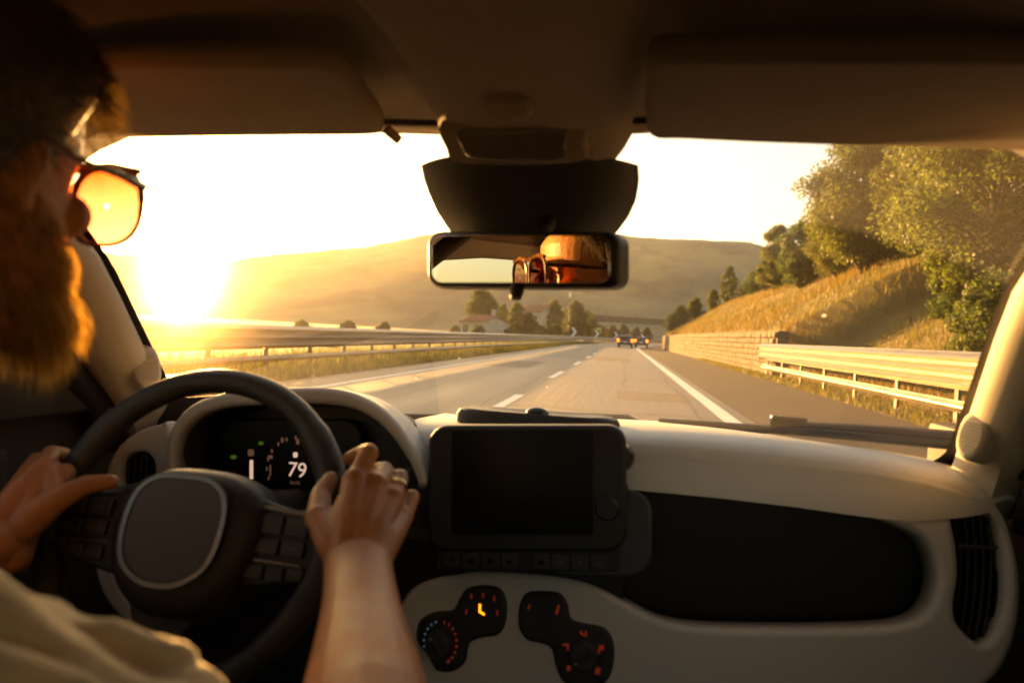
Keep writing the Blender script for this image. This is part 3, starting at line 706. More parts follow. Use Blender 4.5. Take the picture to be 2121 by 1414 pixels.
# ---- cream dash top, rolled over to the windscreen
sil = smooth_open([(850, 872), (880, 876), (960, 878), (1100, 881), (1290, 888), (1440, 896), (1600, 910), (1760, 930), (1880, 948), (1990, 970), (2060, 1000)], 6)
def glassY(X, z):
    """windscreen surface: Y as a function of X and height"""
    return 1.30 - (z - .97) * 1.18 - .42 * X ** 2
rows = [[] for _ in range(9)]
for (px, py) in sil:
    s_ = at(px, py, 1.05); X = s_.x
    lowy = float(np.interp(px, [860, 1080, 1300, 1480, 1650, 1790, 1886, 1990, 2060], [992, 1000, 1013, 1030, 1050, 1070, 1080, 1072, 1060])); of_ = float(np.interp(px, [1800, 1990], [.003, .0008]))
    f1 = onplane(px, lowy, FP.p + FP.n * of_, FP.n); f2 = onplane(px, py + (lowy - py) * .42, FP.p + FP.n * of_, FP.n)
    zt = s_.z; gb = glassY(X, .955) + .03
    rows[0].append(f1); rows[1].append(f1.lerp(f2, .5)); rows[2].append(Vector((X, f2.y + .004, f2.z)))
    rows[3].append(Vector((X, 1.0, zt - .016))); rows[4].append(Vector((X, 1.022, zt - .006))); rows[5].append(Vector((X, 1.05, zt)))
    rows[6].append(Vector((X, 1.10, zt - .001))); rows[7].append(Vector((X, max(1.12, gb - .06), zt - .012))); rows[8].append(Vector((X, max(1.14, gb), min(zt - .02, .95))))
put(MB().grid(rows), 'dash_top', M['cream'], dash, sharp=80)
# ---- instrument binnacle
BP = Plane((-.345, .925, .99), (0, -1, .12))
ARCH_O = [(343, 1010), (342, 930), (356, 880), (395, 838), (455, 815), (530, 806), (610, 802), (680, 803), (735, 815), (785, 842), (826, 882), (858, 935), (880, 990), (872, 1012)]
ARCH_I = [(866, 1004), (848, 960), (815, 910), (775, 870), (725, 845), (660, 836), (600, 836), (530, 838), (465, 843), (410, 862), (374, 896), (360, 940), (360, 1000)]
plate('binnacle_hood', BP, [ARCH_O + ARCH_I], .03, .008, M['cream'], dash)
# hood shell running forward to the dash top
o1 = [BP.uv(*p) for p in ARCH_O[1:-1]]; o1 = [tuple(p) for p in smooth_open(o1, 5)]
rows = []
for (dy, k, dz) in ((-.010, 1.0, 0), (-.03, 1.0, 0), (-.09, .99, -.002), (-.17, .95, -.022), (-.25, .88, -.055)):
    c0 = -.02
    rows.append([BP.m @ Vector((u * k, (v - c0) * k + c0 + dz if v > c0 else v, dy)) for (u, v) in o1])
put(MB().grid(rows), 'binnacle_shell', M['cream'], dash, sharp=80)
o2 = [BP.uv(*p) for p in ARCH_I[::-1]]; o2 = [tuple(p) for p in smooth_open(o2, 5)]
rows = [[BP.m @ Vector((u * k, v * k, dy)) for (u, v) in o2] for (dy, k) in ((-.022, 1.0), (-.05, .985), (-.11, .95))]
put(MB().grid([r[::-1] for r in rows]), 'binnacle_lining', M['charcoal'], dash, sharp=80)
cl = plate('instrument_cluster', BP.off(-.10), [[(330, 1090), (330, 860), (420, 820), (700, 820), (860, 880), (900, 1000), (880, 1090)]], .03, .003, M['black'], dash)
CP = BP.off(-.072)
disp = plate('display', CP, [rrect(585, 985, 165, 118, 40)], .024, .004, M['screen'], dash, smooth=0)
T = lambda s, x, y, h, m: text('display_text', s, CP, x, y, h, m, disp)
T('79', 616, 974, 31, M['e_white']); T('km/h', 612, 999, 8, M['e_dim'])
for (x, y0, y1, wpx, m) in ((521, 952, 992, 7, 'e_white'), (520, 930, 944, 12, 'e_dim'), (612, 936, 947, 9, 'e_white'), (560, 942, 950, 10, 'e_dim'), (617, 908, 920, 6, 'e_dim'), (650, 912, 926, 7, 'e_dim'), (668, 948, 960, 7, 'e_dim'), (585, 906, 916, 5, 'e_dim'), (560, 962, 985, 3, 'e_dim'), (484, 942, 950, 12, 'e_green'), (541, 914, 921, 10, 'e_green')):
    plate('display_mark', CP, [rrect(x, (y0 + y1) / 2, wpx / 2, (y1 - y0) / 2, min(wpx, y1 - y0) * .3, 3)], .0012, .0002, M[m], disp, smooth=0, offs=.001)
for k in range(13):
    a = rad(200 - k * 18); x, y = 615 + 62 * math.cos(a), 968 - 62 * math.sin(a)
    plate('display_mark', CP, [rrect(x, y, 1.6, 4, .8, 2)], .0012, .0002, M['e_dim'], disp, smooth=0, offs=.001)
# ---- cream panel and vent left of the binnacle
LP = Plane((-.56, .93, .97), (0.10, -1, .12))
LV = [(252, 1010), (248, 975), (258, 948), (280, 936), (304, 940), (318, 962), (316, 1005), (304, 1020), (270, 1022)]
plate('left_fascia', LP, [[(205, 1060), (215, 985), (240, 930), (280, 895), (330, 878), (347, 880), (349, 960), (346, 1060)], LV], .04, .007, M['cream'], dash)
lv = plate('left_vent', LP.off(-.02), [LV], .01, .001, M['black'], dash)
for k in range(4):
    plate('vent_slat', LP.off(-.012), [[(x, 1012), (x + 4, 1012), (x + 8, 950), (x + 4, 950)]], .014, .0012, M['charcoal'], lv, smooth=0) if (x := 262 + k * 12) else 0
plate('lower_left_trim', Plane((-.5, .86, .8), (0.1, -1, .3)), [[(196, 1168), (232, 1176), (246, 1215), (280, 1258), (318, 1284), (310, 1300), (255, 1282), (212, 1232)]], .03, .006, M['cream_matt'], dash)
# knee bolster below and column shroud
kb = MB(); kb.box((-.33, 1.02, .72), (.56, .12, .32)); put(kb, 'knee_bolster', M['black'], dash, smooth=False, bevel=.02)
put(MB().tube([(-.355, .76, .915), (-.35, .93, .86), (-.34, 1.05, .83)], [.05, .062, .07], 16, sx=1.2), 'column_shroud', M['black'], dash)
put(MB().box((.0, 1.0, .8), (.34, .07, .34)), 'centre_stack', M['black'], dash, smooth=False, bevel=.01)
# ---- central touch screen unit
SP = Plane((.0, .932, .96), (0, -1, .10))
scr = plate('touch_screen', SP, [rrect(1092, 1012, 206, 132, 40)], .06, .007, M['black'], dash, smooth=0)
plate('display', SP, [rrect(1082, 998, 146, 108, 6)], .008, .001, M['screen'], scr, smooth=0, offs=.0022)
put(MB().tube([tuple(SP.m @ Vector((*SP.uv(1284, 948), z))) for z in (-.05, -.012, -.004)], [.021, .021, .018], 24), 'side_knob', M['black_gloss'], scr)
put(MB().tube([tuple(SP.m @ Vector((*SP.uv(1258, 1052), z))) for z in (-.01, .006, .010)], [.017, .017, .014], 24), 'volume_knob', M['black'], scr)
plate('stack_surround', FP.off(.01), [rrect(1240, 1105, 112, 92, 50)], .04, .006, M['charcoal'], dash, smooth=0)
bt = plate('button_row', SP.off(-.006), [rrect(1092, 1160, 190, 24, 8)], .04, .003, M['black'], dash, smooth=0)
for k, x in enumerate((935, 975, 1015, 1055, 1120, 1160, 1200, 1240)):
    b_ = plate('button', SP.off(-.003), [rrect(x, 1158 + k * 1.2, 18, 16, 4, 3)], .006, .0015, M['charcoal'], bt, smooth=0)
    plate('button_mark', SP.off(-.003), [rrect(x, 1159 + k * 1.2, 6, 4, 2, 2)], .001, .0002, M['pad'] if k in (5, 6, 7) else M['black_gloss'], b_, smooth=0, offs=.0006)
# tray / speaker grille on the dash top
tray = at(1110, 868, 1.07)
tm = MB(); rows = []
for (k, z) in ((1.0, -.01), (1.0, .004), (.97, .011), (.9, .014), (.6, .0125), (.02, .011)):
    rows.append([(tray.x + .136 * k * math.copysign(abs(math.cos(a)) ** .6, math.cos(a)), 1.085 + .032 * k * math.copysign(abs(math.sin(a)) ** .8, math.sin(a)), tray.z - .004 + z) for a in np.linspace(0, 2 * math.pi, 48, endpoint=False)])
g_ = put(tm.grid(rows, closev=True), 'top_tray', M['charcoal'], dash)
put(MB().sphere((tray.x + .0, 1.08, tray.z + .008), (.02, .014, .011)), 'light_sensor', M['black_gloss'], dash)
# ---- climate dials
CLP = FP.off(.004)
def pod(name, outline, par=None): return plate(name, CLP, [outline], .03, .006, M['black'], dash)
def dial(px, py, r, par, ang=30):
    u = FP.uv(px, py); ce = FP.m @ Vector((u[0], u[1], .003)); n = FP.n
    k = put(MB().tube([ce, ce + n * .004, ce + n * .018, ce + n * .021], [r, r, r * .9, r * .8], 28), 'dial_knob', M['charcoal'], par)
    a = rad(ang); q = Vector((math.cos(a), math.sin(a), 0))
    c2 = ce + n * .021
    R = Matrix((FP.x, FP.y, FP.n)).transposed() @ Matrix.Rotation(a, 3, 'Z')
    put(MB().box(c2 + n * .002, (r * 1.5, r * .3, .008), R), 'dial_grip', M['black'], k, smooth=False, bevel=.002)
    put(MB().box(c2 + n * .0065 + (FP.x * math.cos(a) + FP.y * math.sin(a)) * r * -.62, (r * .2, r * .12, .001), R), 'dial_pointer', M['satin'], k, smooth=False)
p1 = pod('climate_pod', [(868, 1285), (900, 1266), (936, 1262), (950, 1240), (966, 1218), (1000, 1211), (1034, 1217), (1049, 1245), (1047, 1290), (1030, 1316), (995, 1322), (972, 1334), (964, 1370), (940, 1390), (905, 1390), (885, 1360), (862, 1325)])
p2 = pod('climate_pod', [(1076, 1250), (1092, 1226), (1130, 1223), (1160, 1228), (1176, 1250), (1184, 1280), (1212, 1290), (1250, 1298), (1270, 1325), (1272, 1370), (1258, 1410), (1220, 1425), (1170, 1415), (1150, 1380), (1142, 1345), (1120, 1333), (1090, 1325), (1073, 1295)])
dial(912, 1330, .020, p1, -52); dial(1210, 1352, .020, p2, 40)
def cmark(px, py, w_, h_, m, par, rot=0):
    u = CLP.uv(px, py); R = Matrix((FP.x, FP.y, FP.n)).transposed() @ Matrix.Rotation(rad(rot), 3, 'Z')
    k_ = .00072; put(MB().box(CLP.m @ Vector((u[0], u[1], .0008)), (w_ * k_, h_ * k_, .0012), R), 'dial_mark', m, par, smooth=False)
cmark(994, 1258, 4, 15, M['e_orange'], p1, 3); cmark(998.5, 1268.5, 12, 4, M['e_orange'], p1, -24)
for (x, y) in ((966, 1266), (1030, 1268), (976, 1234), (1001, 1232), (1024, 1238)): cmark(x, y, 4, 9, M['e_red'], p1)
for k in range(9):
    a = rad(75 - k * 17); cmark(912 + 34 * math.cos(a), 1330 - 44 * math.sin(a), 3 + k * .4, 5, M['e_red'], p1, k * -17)
for k in range(6):
    a = rad(105 + k * 17); cmark(912 + 34 * math.cos(a), 1330 - 44 * math.sin(a), 3, 4, M['e_blue'], p1)
for (x, y, w_, h_) in ((1096, 1256, 4, 10), (1155, 1262, 5, 18), (1209, 1313, 13, 3), (1204, 1309, 3, 8), (1214, 1309, 3, 8), (1172, 1334, 12, 4), (1176, 1340, 5, 10), (1246, 1340, 10, 9), (1240, 1348, 5, 8), (1178, 1382, 8, 10), (1238, 1388, 9, 12)): cmark(x, y, w_, h_, M['e_red'], p2, random.uniform(-20, 20))
# ---- right vent
rv = plate('right_vent', FP.off(-.035), [VENT], .01, .001, M['black'], dash)
for k in range(5):
    x = 1996 + k * 16
    plate('vent_slat', FP.off(-.018), [[(x, 1065), (x + 4, 1065), (x + 12, 1150), (x + 8, 1240), (x - 4, 1315), (x - 8, 1315), (x + 4, 1240), (x + 8, 1150)]], .02, .001, M['charcoal'], rv, smooth=3)
plate('vent_bar', FP.off(-.012), [[(1984, 1126), (2072, 1130), (2072, 1138), (1985, 1134)]], .012, .001, M['charcoal'], rv, smooth=0)

# ------------------------------------------------------------------ steering wheel
WC = Vector((-.357, .725, .928)); tilt = rad(21)
WZ = Vector((0, -math.cos(tilt), math.sin(tilt))); WX = Vector((1, 0, 0)); WY = WZ.cross(WX)
WMAT = Matrix(((WX.x, WY.x, WZ.x, WC.x), (WX.y, WY.y, WZ.y, WC.y), (WX.z, WY.z, WZ.z, WC.z), (0, 0, 0, 1)))
sw = empty('steering_wheel', (0, 0, 0)); sw.matrix_basis = WMAT; sw.parent = car; sw.matrix_parent_inverse = pw(car).inverted()
RW = .183
rows = []
for i in range(96):
    a = 2 * math.pi * i / 96; flat = 1.0
    rr = .0165 + .0022 * (abs(math.cos(a)) > .75)
    row = []
    for k in range(16):
        b = 2 * math.pi * k / 16; row.append(((RW + rr * math.cos(b)) * math.cos(a), (RW + rr * math.cos(b)) * math.sin(a) * .985, rr * .95 * math.sin(b)))
    rows.append(row)
rim = MB().grid(rows, closeu=True, closev=True).build('rim', M['leather'], sw)
def wpl(name, loop, z, thick, bevel, m, par=None, holes=(), sm=5):
    pl_ = Plane((0, 0, 0), (0, 0, 1)); pl_.m = Matrix.Translation((0, 0, z)); cu = plate(name, pl_, [loop, *holes], thick, bevel, m, car, smooth=sm, uv=True)
    cu.parent = par or sw; cu.matrix_parent_inverse = Matrix.Identity(4); return cu
for a0 in (20, 160, -22, 202):
    a = rad(a0); MB().tube([((RW) * math.cos(a - .004), RW * math.sin(a - .004) * .985, 0), (RW * math.cos(a + .004), RW * math.sin(a + .004) * .985, 0)], .0182, 20).build('seam', M['black'], rim)
# hub cowl: domed
rows = []
for (k, z) in ((1.0, -.03), (1.02, -.005), (1.0, .012), (.93, .026), (.80, .034), (.6, .038), (.02, .04)):
    row = []
    for a in np.linspace(0, 2 * math.pi, 56, endpoint=False):
        c_, s_ = math.cos(a), math.sin(a); e = .74
        x = math.copysign(abs(c_) ** e, c_) * .095 * k; y = (math.copysign(abs(s_) ** e, s_) * (.072 if s_ > 0 else .098)) * k
        x *= 1 - .18 * max(0, -s_) ; row.append((x + .010, y - .008, z))
    rows.append(row)
MB().grid([r[::-1] for r in rows], closev=True).build('hub_cowl', M['charcoal'], sw)
PADL = [(.0, .061), (.034, .058), (.056, .04), (.062, .006), (.055, -.034), (.03, -.056), (0, -.062), (-.03, -.056), (-.055, -.034), (-.062, .006), (-.056, .04), (-.034, .058)]
PADL = [(x + .010, y - .010) for x, y in PADL]
M['dark_chrome'] = mat('dark_chrome', (.14, .13, .12), .3, metal=.9, var=.1, vscale=30)
wpl('airbag_ring', PADL, .047, .012, .004, M['dark_chrome'], None, [[(.010 + (x - .010) * .965, -.010 + (y + .010) * .965) for x, y in PADL]])
pad_ = wpl('airbag_pad', [(.010 + (x - .010) * .96, -.010 + (y + .010) * .96) for x, y in PADL], .046, .012, .0035, M['pad'])
for s_ in (-1, 1):
    sp_ = wpl('spoke', [(s_ * .06, .034), (s_ * .12, .030), (s_ * .178, .018), (s_ * .186, 0), (s_ * .184, -.028), (s_ * .15, -.052), (s_ * .1, -.062), (s_ * .06, -.058)], .012, .026, .005, M['black'])
    wpl('spoke_trim', [(s_ * .088, .031), (s_ * .165, .024), (s_ * .165, .019), (s_ * .088, .026)], .0145, .006, .0012, M['dark_chrome'], sp_, sm=0)
    wpl('spoke_trim', [(s_ * .09, -.030), (s_ * .16, -.032), (s_ * .16, -.0355), (s_ * .09, -.0335)], .0145, .006, .001, M['dark_chrome'], sp_, sm=0)
    for (x, y, hx, hy) in ((.112, .008, .016, .011), (.146, .008, .014, .011), (.112, -.016, .016, .009), (.146, -.016, .014, .009), (.104, -.045, .012, .008), (.13, -.045, .011, .008), (.155, -.043, .01, .007)):
        b_ = wpl('button', rrect(s_ * x, y, hx, hy, .003, 3), .0165, .008, .0014, M['charcoal'], sp_, sm=0)
        wpl('button_mark', rrect(s_ * x, y, hx * .3, hy * .16, .0005, 2), .0171, .0008, .0001, M['pad'], sp_, sm=0)
wpl('lower_spoke', [(-.045, -.08), (.045, -.08), (.03, -.13), (.026, -.175), (-.026, -.175), (-.03, -.13)], .006, .022, .005, M['black'])
put(MB().tube([WMAT @ Vector((-.08, .01, -.035)), WMAT @ Vector((-.20, .045, -.04))], [.009, .006], 10), 'indicator_stalk', M['black'], dash)
put(MB().tube([WMAT @ Vector((.08, .01, -.035)), WMAT @ Vector((.20, .045, -.04))], [.009, .006], 10), 'wiper_stalk', M['black'], dash)
# ------------------------------------------------------------------ windscreen
gm = bpy.data.materials.new('windscreen_glass'); gm.use_nodes = True; t = gm.node_tree; t.nodes.clear(); L = t.links.new
out = t.nodes.new('ShaderNodeOutputMaterial'); tr = t.nodes.new('ShaderNodeBsdfTransparent'); tr.inputs[0].default_value = (.93, .95, .93, 1)
gl_ = t.nodes.new('ShaderNodeBsdfGlossy'); gl_.inputs['Roughness'].default_value = .02; fr = fresnel(t, .06)
mx = t.nodes.new('ShaderNodeMixShader'); L(fr.outputs[0], mx.inputs[0]); L(tr.outputs[0], mx.inputs[1]); L(gl_.outputs[0], mx.inputs[2])
tl = t.nodes.new('ShaderNodeBsdfTranslucent'); tl.inputs[0].default_value = (.9, .85, .75, 1); df = t.nodes.new('ShaderNodeBsdfDiffuse'); df.inputs[0].default_value = (.5, .46, .4, 1)
dm = t.nodes.new('ShaderNodeMixShader'); dm.inputs[0].default_value = .25; L(tl.outputs[0], dm.inputs[1]); L(df.outputs[0], dm.inputs[2])
tc = t.nodes.new('ShaderNodeTexCoord')
def mth(op, a, b=None, c=None):
    n = t.nodes.new('ShaderNodeMath'); n.operation = op
    for i, q in enumerate((a, b, c)):
        if q is None: continue
        if isinstance(q, (int, float)): n.inputs[i].default_value = q
        else: L(q, n.inputs[i])
    return n.outputs[0]
def wipe(cx, cy, r0, r1):
    sub = t.nodes.new('ShaderNodeVectorMath'); sub.operation = 'SUBTRACT'; L(tc.outputs['UV'], sub.inputs[0]); sub.inputs[1].default_value = (cx, cy, 0)
    ln = t.nodes.new('ShaderNodeVectorMath'); ln.operation = 'LENGTH'; L(sub.outputs[0], ln.inputs[0])
    mr = t.nodes.new('ShaderNodeMapRange'); mr.interpolation_type = 'SMOOTHSTEP'; mr.inputs[1].default_value = r1 - .012; mr.inputs[2].default_value = r1; L(ln.outputs['Value'], mr.inputs[0]); return mr.outputs[0]
un = mth('MULTIPLY', wipe(-.30, -.06, 0, .62), wipe(.26, -.06, 0, .56))
n1 = t.nodes.new('ShaderNodeTexNoise'); n1.inputs['Scale'].default_value = 9; n1.inputs['Detail'].default_value = 8; L(tc.outputs['UV'], n1.inputs[0])
vo = t.nodes.new('ShaderNodeTexVoronoi'); vo.inputs['Scale'].default_value = 34; L(tc.outputs['UV'], vo.inputs[0])
vo2 = t.nodes.new('ShaderNodeTexVoronoi'); vo2.inputs['Scale'].default_value = 90; L(tc.outputs['UV'], vo2.inputs[0])
spk = mth('LESS_THAN', vo.outputs['Distance'], mth('MULTIPLY', mth('SUBTRACT', mth('MULTIPLY', vo.outputs['Color'], 1.0), .58), .34))
spk2 = mth('LESS_THAN', vo2.outputs['Distance'], .045)
rf_ = t.nodes.new('ShaderNodeBsdfRefraction'); rf_.distribution = 'GGX'; rf_.inputs['IOR'].default_value = 1.06; rf_.inputs['Roughness'].default_value = .46; rf_.inputs[0].default_value = (1, .84, .58, 1)
film = mth('ADD', mth('MULTIPLY', n1.outputs[0], .020), mth('MULTIPLY', un, .035))
dirt = mth('MINIMUM', mth('ADD', film, mth('ADD', mth('MULTIPLY', spk, .55), mth('MULTIPLY', spk2, .10))), .6)
m2 = t.nodes.new('ShaderNodeMixShader'); L(dirt, m2.inputs[0]); L(mx.outputs[0], m2.inputs[1]); L(dm.outputs[0], m2.inputs[2]); m3 = t.nodes.new('ShaderNodeMixShader'); L(mth('ADD', mth('MULTIPLY', n1.outputs[0], .05), .012), m3.inputs[0]); L(m2.outputs[0], m3.inputs[1]); L(rf_.outputs[0], m3.inputs[2]); L(m3.outputs[0], out.inputs[0])
cg = bpy.data.materials.new('side_glass'); cg.use_nodes = True; t2 = cg.node_tree; t2.nodes.clear(); o2_ = t2.nodes.new('ShaderNodeOutputMaterial'); a_ = t2.nodes.new('ShaderNodeBsdfTransparent'); a_.inputs[0].default_value = (.90, .92, .88, 1)
b_ = t2.nodes.new('ShaderNodeBsdfGlossy'); b_.inputs['Roughness'].default_value = .03; c_ = fresnel(t2, .06); d_ = t2.nodes.new('ShaderNodeMixShader')
t2.links.new(c_.outputs[0], d_.inputs[0]); t2.links.new(a_.outputs[0], d_.inputs[1]); t2.links.new(b_.outputs[0], d_.inputs[2]); t2.links.new(d_.outputs[0], o2_.inputs[0])

cgd = cg.copy(); cgd.name = 'dimmed_rear_glass'  # dark tint added to the rear panes to cut fill light from behind
for n_ in cgd.node_tree.nodes:
    if n_.type == 'BSDF_TRANSPARENT': n_.inputs[0].default_value = (.48, .49, .46, 1)
XC = 0.0
def gp(u, v):
    """point on the windscreen: u -1..1 across, v 0 base .. 1 header"""
    z = .955 + .475 * v; hw = .675 - .13 * min(v, .62) - .02 * max(0, v - .62); X = XC + u * hw
    return Vector((X, glassY(X, z) + .05 * math.sin(math.pi * v) * 0 , z))
NU, NV = 40, 20
me = bpy.data.meshes.new('windscreen'); vs, fs, uvs = [], [], []
for j in range(NV + 1):
    for i in range(NU + 1):
        p = gp(-1 + 2 * i / NU, j / NV); vs.append(p); uvs.append((p.x - XC, j / NV * .62))
for j in range(NV):
    for i in range(NU):
        a = j * (NU + 1) + i; fs.append((a, a + 1, a + NU + 2, a + NU + 1))
me.from_pydata(vs, [], fs); me.materials.append(gm); uvl = me.uv_layers.new(name='UVMap')
for lp in me.loops: uvl.data[lp.index].uv = uvs[lp.vertex_index]
me.polygons.foreach_set('use_smooth', [True] * len(me.polygons)); me.update()
ws = apply_parent(link('windscreen', me), car)
# black frit border strip (inside of the pane)
fb = MB()
def inset(u, v): return gp(u, v) + Vector((0, -.004, -.0035))
path = []
N = 60
outer, inner = [], []
for k in range(N):       # rounded border: walk the edge of the unit square
    pass
def border_pts(mu, mv, r):
    P = []
    for (cx, cy, a0) in ((1 - mu - r, 1 - mv - r * 1.0, 0), (-1 + mu + r, 1 - mv - r, 90), (-1 + mu + r, mv + r, 180), (1 - mu - r, mv + r, 270)):
        for k in range(13):
            a = rad(a0 + 90 * k / 12); P.append((cx + r * math.cos(a), cy + r * math.sin(a)))
    return P
def dens(P, n=6):
    o = []
    for i in range(len(P)):
        a, b = P[i], P[(i + 1) % len(P)]; m_ = max(1, int(math.hypot(a[0] - b[0], a[1] - b[1]) / .06))
        for k in range(m_): o.append((i + k / m_))
    return o
A = border_pts(.004, .004, .02); B = [(u, v if v < .5 else min(.985, v + .07)) for (u, v) in border_pts(.045, .085, .13)]; ks = dens(A)
def samp(P, k): i = int(k) % len(P); f_ = k - int(k); a, b = P[i], P[(i + 1) % len(P)]; return (a[0] + (b[0] - a[0]) * f_, a[1] + (b[1] - a[1]) * f_)
fb.grid([[inset(*samp(A, k)) for k in ks], [inset(*samp(B, k)) for k in ks]], closev=True)
o = put(fb, 'frit_border', M['frit'], ws, smooth=False)
# wipers outside, at the base of the glass
def wiper(name, u0, v0, u1, v1):
    a = gp(u0, v0) + Vector((0, .022, .02)); b = gp(u1, v1) + Vector((0, .02, .018)); pth = [gp(u0 + (u1 - u0) * k / 8, v0 + (v1 - v0) * k / 8) + Vector((0, .02, .017)) for k in range(9)]
    w_ = put(MB().tube(pth, .0075, 8), name, M['black'], car)
    put(MB().tube([p + Vector((0, .012, .010)) for p in pth[4:]] + [pth[-1] + Vector((.05, .03, -.015))], [.006, .007, .009, .010, .011, .012], 8), 'arm', M['black'], w_)
    put(MB().box(pth[4] + Vector((0, .012, .012)), (.06, .022, .024)), 'blade_clip', M['black_gloss'], w_, smooth=False, bevel=.004)
    return w_
wiper('wiper', .34, .118, .985, .158); wiper('wiper', -.50, .05, .25, .085)

# ------------------------------------------------------------------ pillars, roof, doors
def loft(name, sections, m, par=None, sharp=60):
    return put(MB().grid(sections, closev=True).fan(sections[0]).fan(sections[-1][::-1]), name, m, par, sharp=sharp)
for s_ in (-1, 1):
    secs = []
    for k in range(11):
        v = .0 + 1.06 * k / 10; e = gp(s_ * .995, max(v, 0)) if v >= 0 else gp(s_ * .995, 0) + Vector((0, .05, v * .5))
        # inner edge on the glass, bulging into the cabin, outer edge at the door
        wd = .080
        sec = [e + Vector((s_ * .012, .012, .0)), e + Vector((-s_ * .022, -.006, -.004)), e + Vector((-s_ * .030, -.022, -.006)), e + Vector((-s_ * .024, -.045, -.008)), e + Vector((-s_ * .004, -.075 - .02 * max(0, 1 - v * 3), -.008)), e + Vector((s_ * .030, -wd, -.004)), e + Vector((s_ * .06, -wd - .005, 0)), e + Vector((s_ * .075, -wd + .02, 0)), e + Vector((s_ * .055, .0, 0))]
        secs.append(sec)
    loft('windscreen_pillar', secs, M['pillar'])
    # weather seal along the door edge
    put(MB().tube([gp(s_ * .995, .02 + .98 * k / 10) + Vector((s_ * .040, -.108, -.012)) for k in range(11)], .020, 10), 'door_seal', M['black'], car)
# tweeter pods
tp = at(2022, 903, .945)
def tweeter(c, nrm, up, h_=.030, w_=.017):
    n = Vector(nrm).normalized(); u = Vector(up); u = (u - n * u.dot(n)).normalized(); x = u.cross(n); rows = []
    for (k, d) in ((1.25, -.025), (1.2, 0), (1.08, .010), (.96, .013), (.8, .0135)):
        rows.append([c + x * (w_ * k * math.copysign(abs(math.cos(a)) ** .85, math.cos(a))) + u * (h_ * k * math.copysign(abs(math.sin(a)) ** .85, math.sin(a))) + n * d for a in np.linspace(0, 2 * math.pi, 40, endpoint=False)])
    b = MB().grid([r[::-1] for r in rows], closev=True); b.fan(rows[-1]); o = put(b, 'tweeter', M['pillar'], car, sharp=70)
    for k in range(9):
        z = -.75 + 1.5 * k / 8; hw = w_ * .74 * math.sqrt(max(0, 1 - z * z)) + .002
        put(MB().tube([c + u * h_ * z * .8 - x * hw + n * .0145, c + u * h_ * z * .8 + n * .0155, c + u * h_ * z * .8 + x * hw + n * .0145], .0013, 6), 'grille_bar', M['pillar'], o)
tweeter(tp, (-.80, -.58, .10), (-.10, -.25, 1), .029, .0155)
tweeter(Vector((2 * XC - tp.x - .0, tp.y + .01, tp.z + .015)), (.80, -.58, .10), (.10, -.25, 1), .033, .0185)

# headliner: front edge bows with the glass, tongue in the middle comes down to the mirror
def zroof(X, Y):
    return 1.475 - .10 * ((X - XC) / .62) ** 4 - .020 * max(0, (Y - .3) / .4) ** 2 + .03 * max(0, min(1, (-Y) / 1.0))
XS = np.linspace(-.62, .68, 53); rows = []
for x in XS:
    yf = glassY(x, 1.405) + .01
    row = [Vector((x, y, zroof(x, y))) for y in np.linspace(-1.25, .45, 18)]
    row += [Vector((x, .45 + (yf - .45) * k / 6, zroof(x, .45 + (yf - .45) * k / 6) - (.0 if k < 6 else .012))) for k in range(1, 7)]
    row.append(Vector((x, yf + .02, 1.425)))
    rows.append(row)
roof = put(MB().grid(rows), 'headliner', M['liner'], car, sharp=70)
ro = MB(); ro.grid([[Vector((x, y, zroof(x, min(y, .5)) + .05 - .05 * max(0, (y - .5) / .3))) for y in np.linspace(-1.4, .80, 14)] for x in np.linspace(-.72, .78, 21)]); put(ro, 'roof_panel', M['paint_body'], car)
# centre tongue of the headliner
rows = []
TW = [(.26, .23, .23, 1.485), (.33, .215, .215, 1.464), (.40, .20, .20, 1.452), (.50, .17, .17, 1.438), (.58, .147, .150, 1.424), (.66, .135, .138, 1.408), (.72, .133, .134, 1.394), (.765, .132, .133, 1.382), (.79, .130, .131, 1.372), (.803, .124, .126, 1.368), (.812, .115, .118, 1.374), (.82, .10, .10, 1.395)]
for (y, wl, wr, z) in TW:
    row = []
    for k in range(25):
        q = -1 + 2 * k / 24; wd = wl if q < 0 else wr; X = .034 + q * wd; row.append(Vector((X, y - .02 * q * q * (y > .7), z + .085 * abs(q) ** 5)))
    rows.append(row)
put(MB().grid(rows), 'overhead_console', M['liner'], car, sharp=80)
# dome lamp
DP = Plane(at(1060, 305, .735), (0, -.62, -1)); 
DP = DP.off(.008)
dl_ = plate('dome_lamp', DP, [[(915, 262), (1060, 256), (1205, 262), (1214, 300), (1204, 338), (1060, 346), (945, 340), (922, 312)]], .028, .006, M['visor'], car, smooth=4)
plate('lamp_lens', DP.off(.004), [[(948, 276), (1060, 272), (1168, 276), (1172, 305), (1166, 332), (1060, 336), (975, 330), (952, 304)]], .012, .004, M['lens'], dl_, smooth=4)
sw_ = plate('lamp_switch', Plane(at(1040, 230, .66), (0, -.35, -1)).off(.004), [[(1005, 212), (1050, 206), (1092, 214), (1100, 246), (1050, 254), (1016, 250)]], .022, .006, M['visor'], car, smooth=4)
for k in range(4): put(MB().tube([at(1030 + k * 7, 216, .652), at(1034 + k * 7, 248, .668)], .0016, 6), 'switch_rib', M['visor_dark'], sw_)
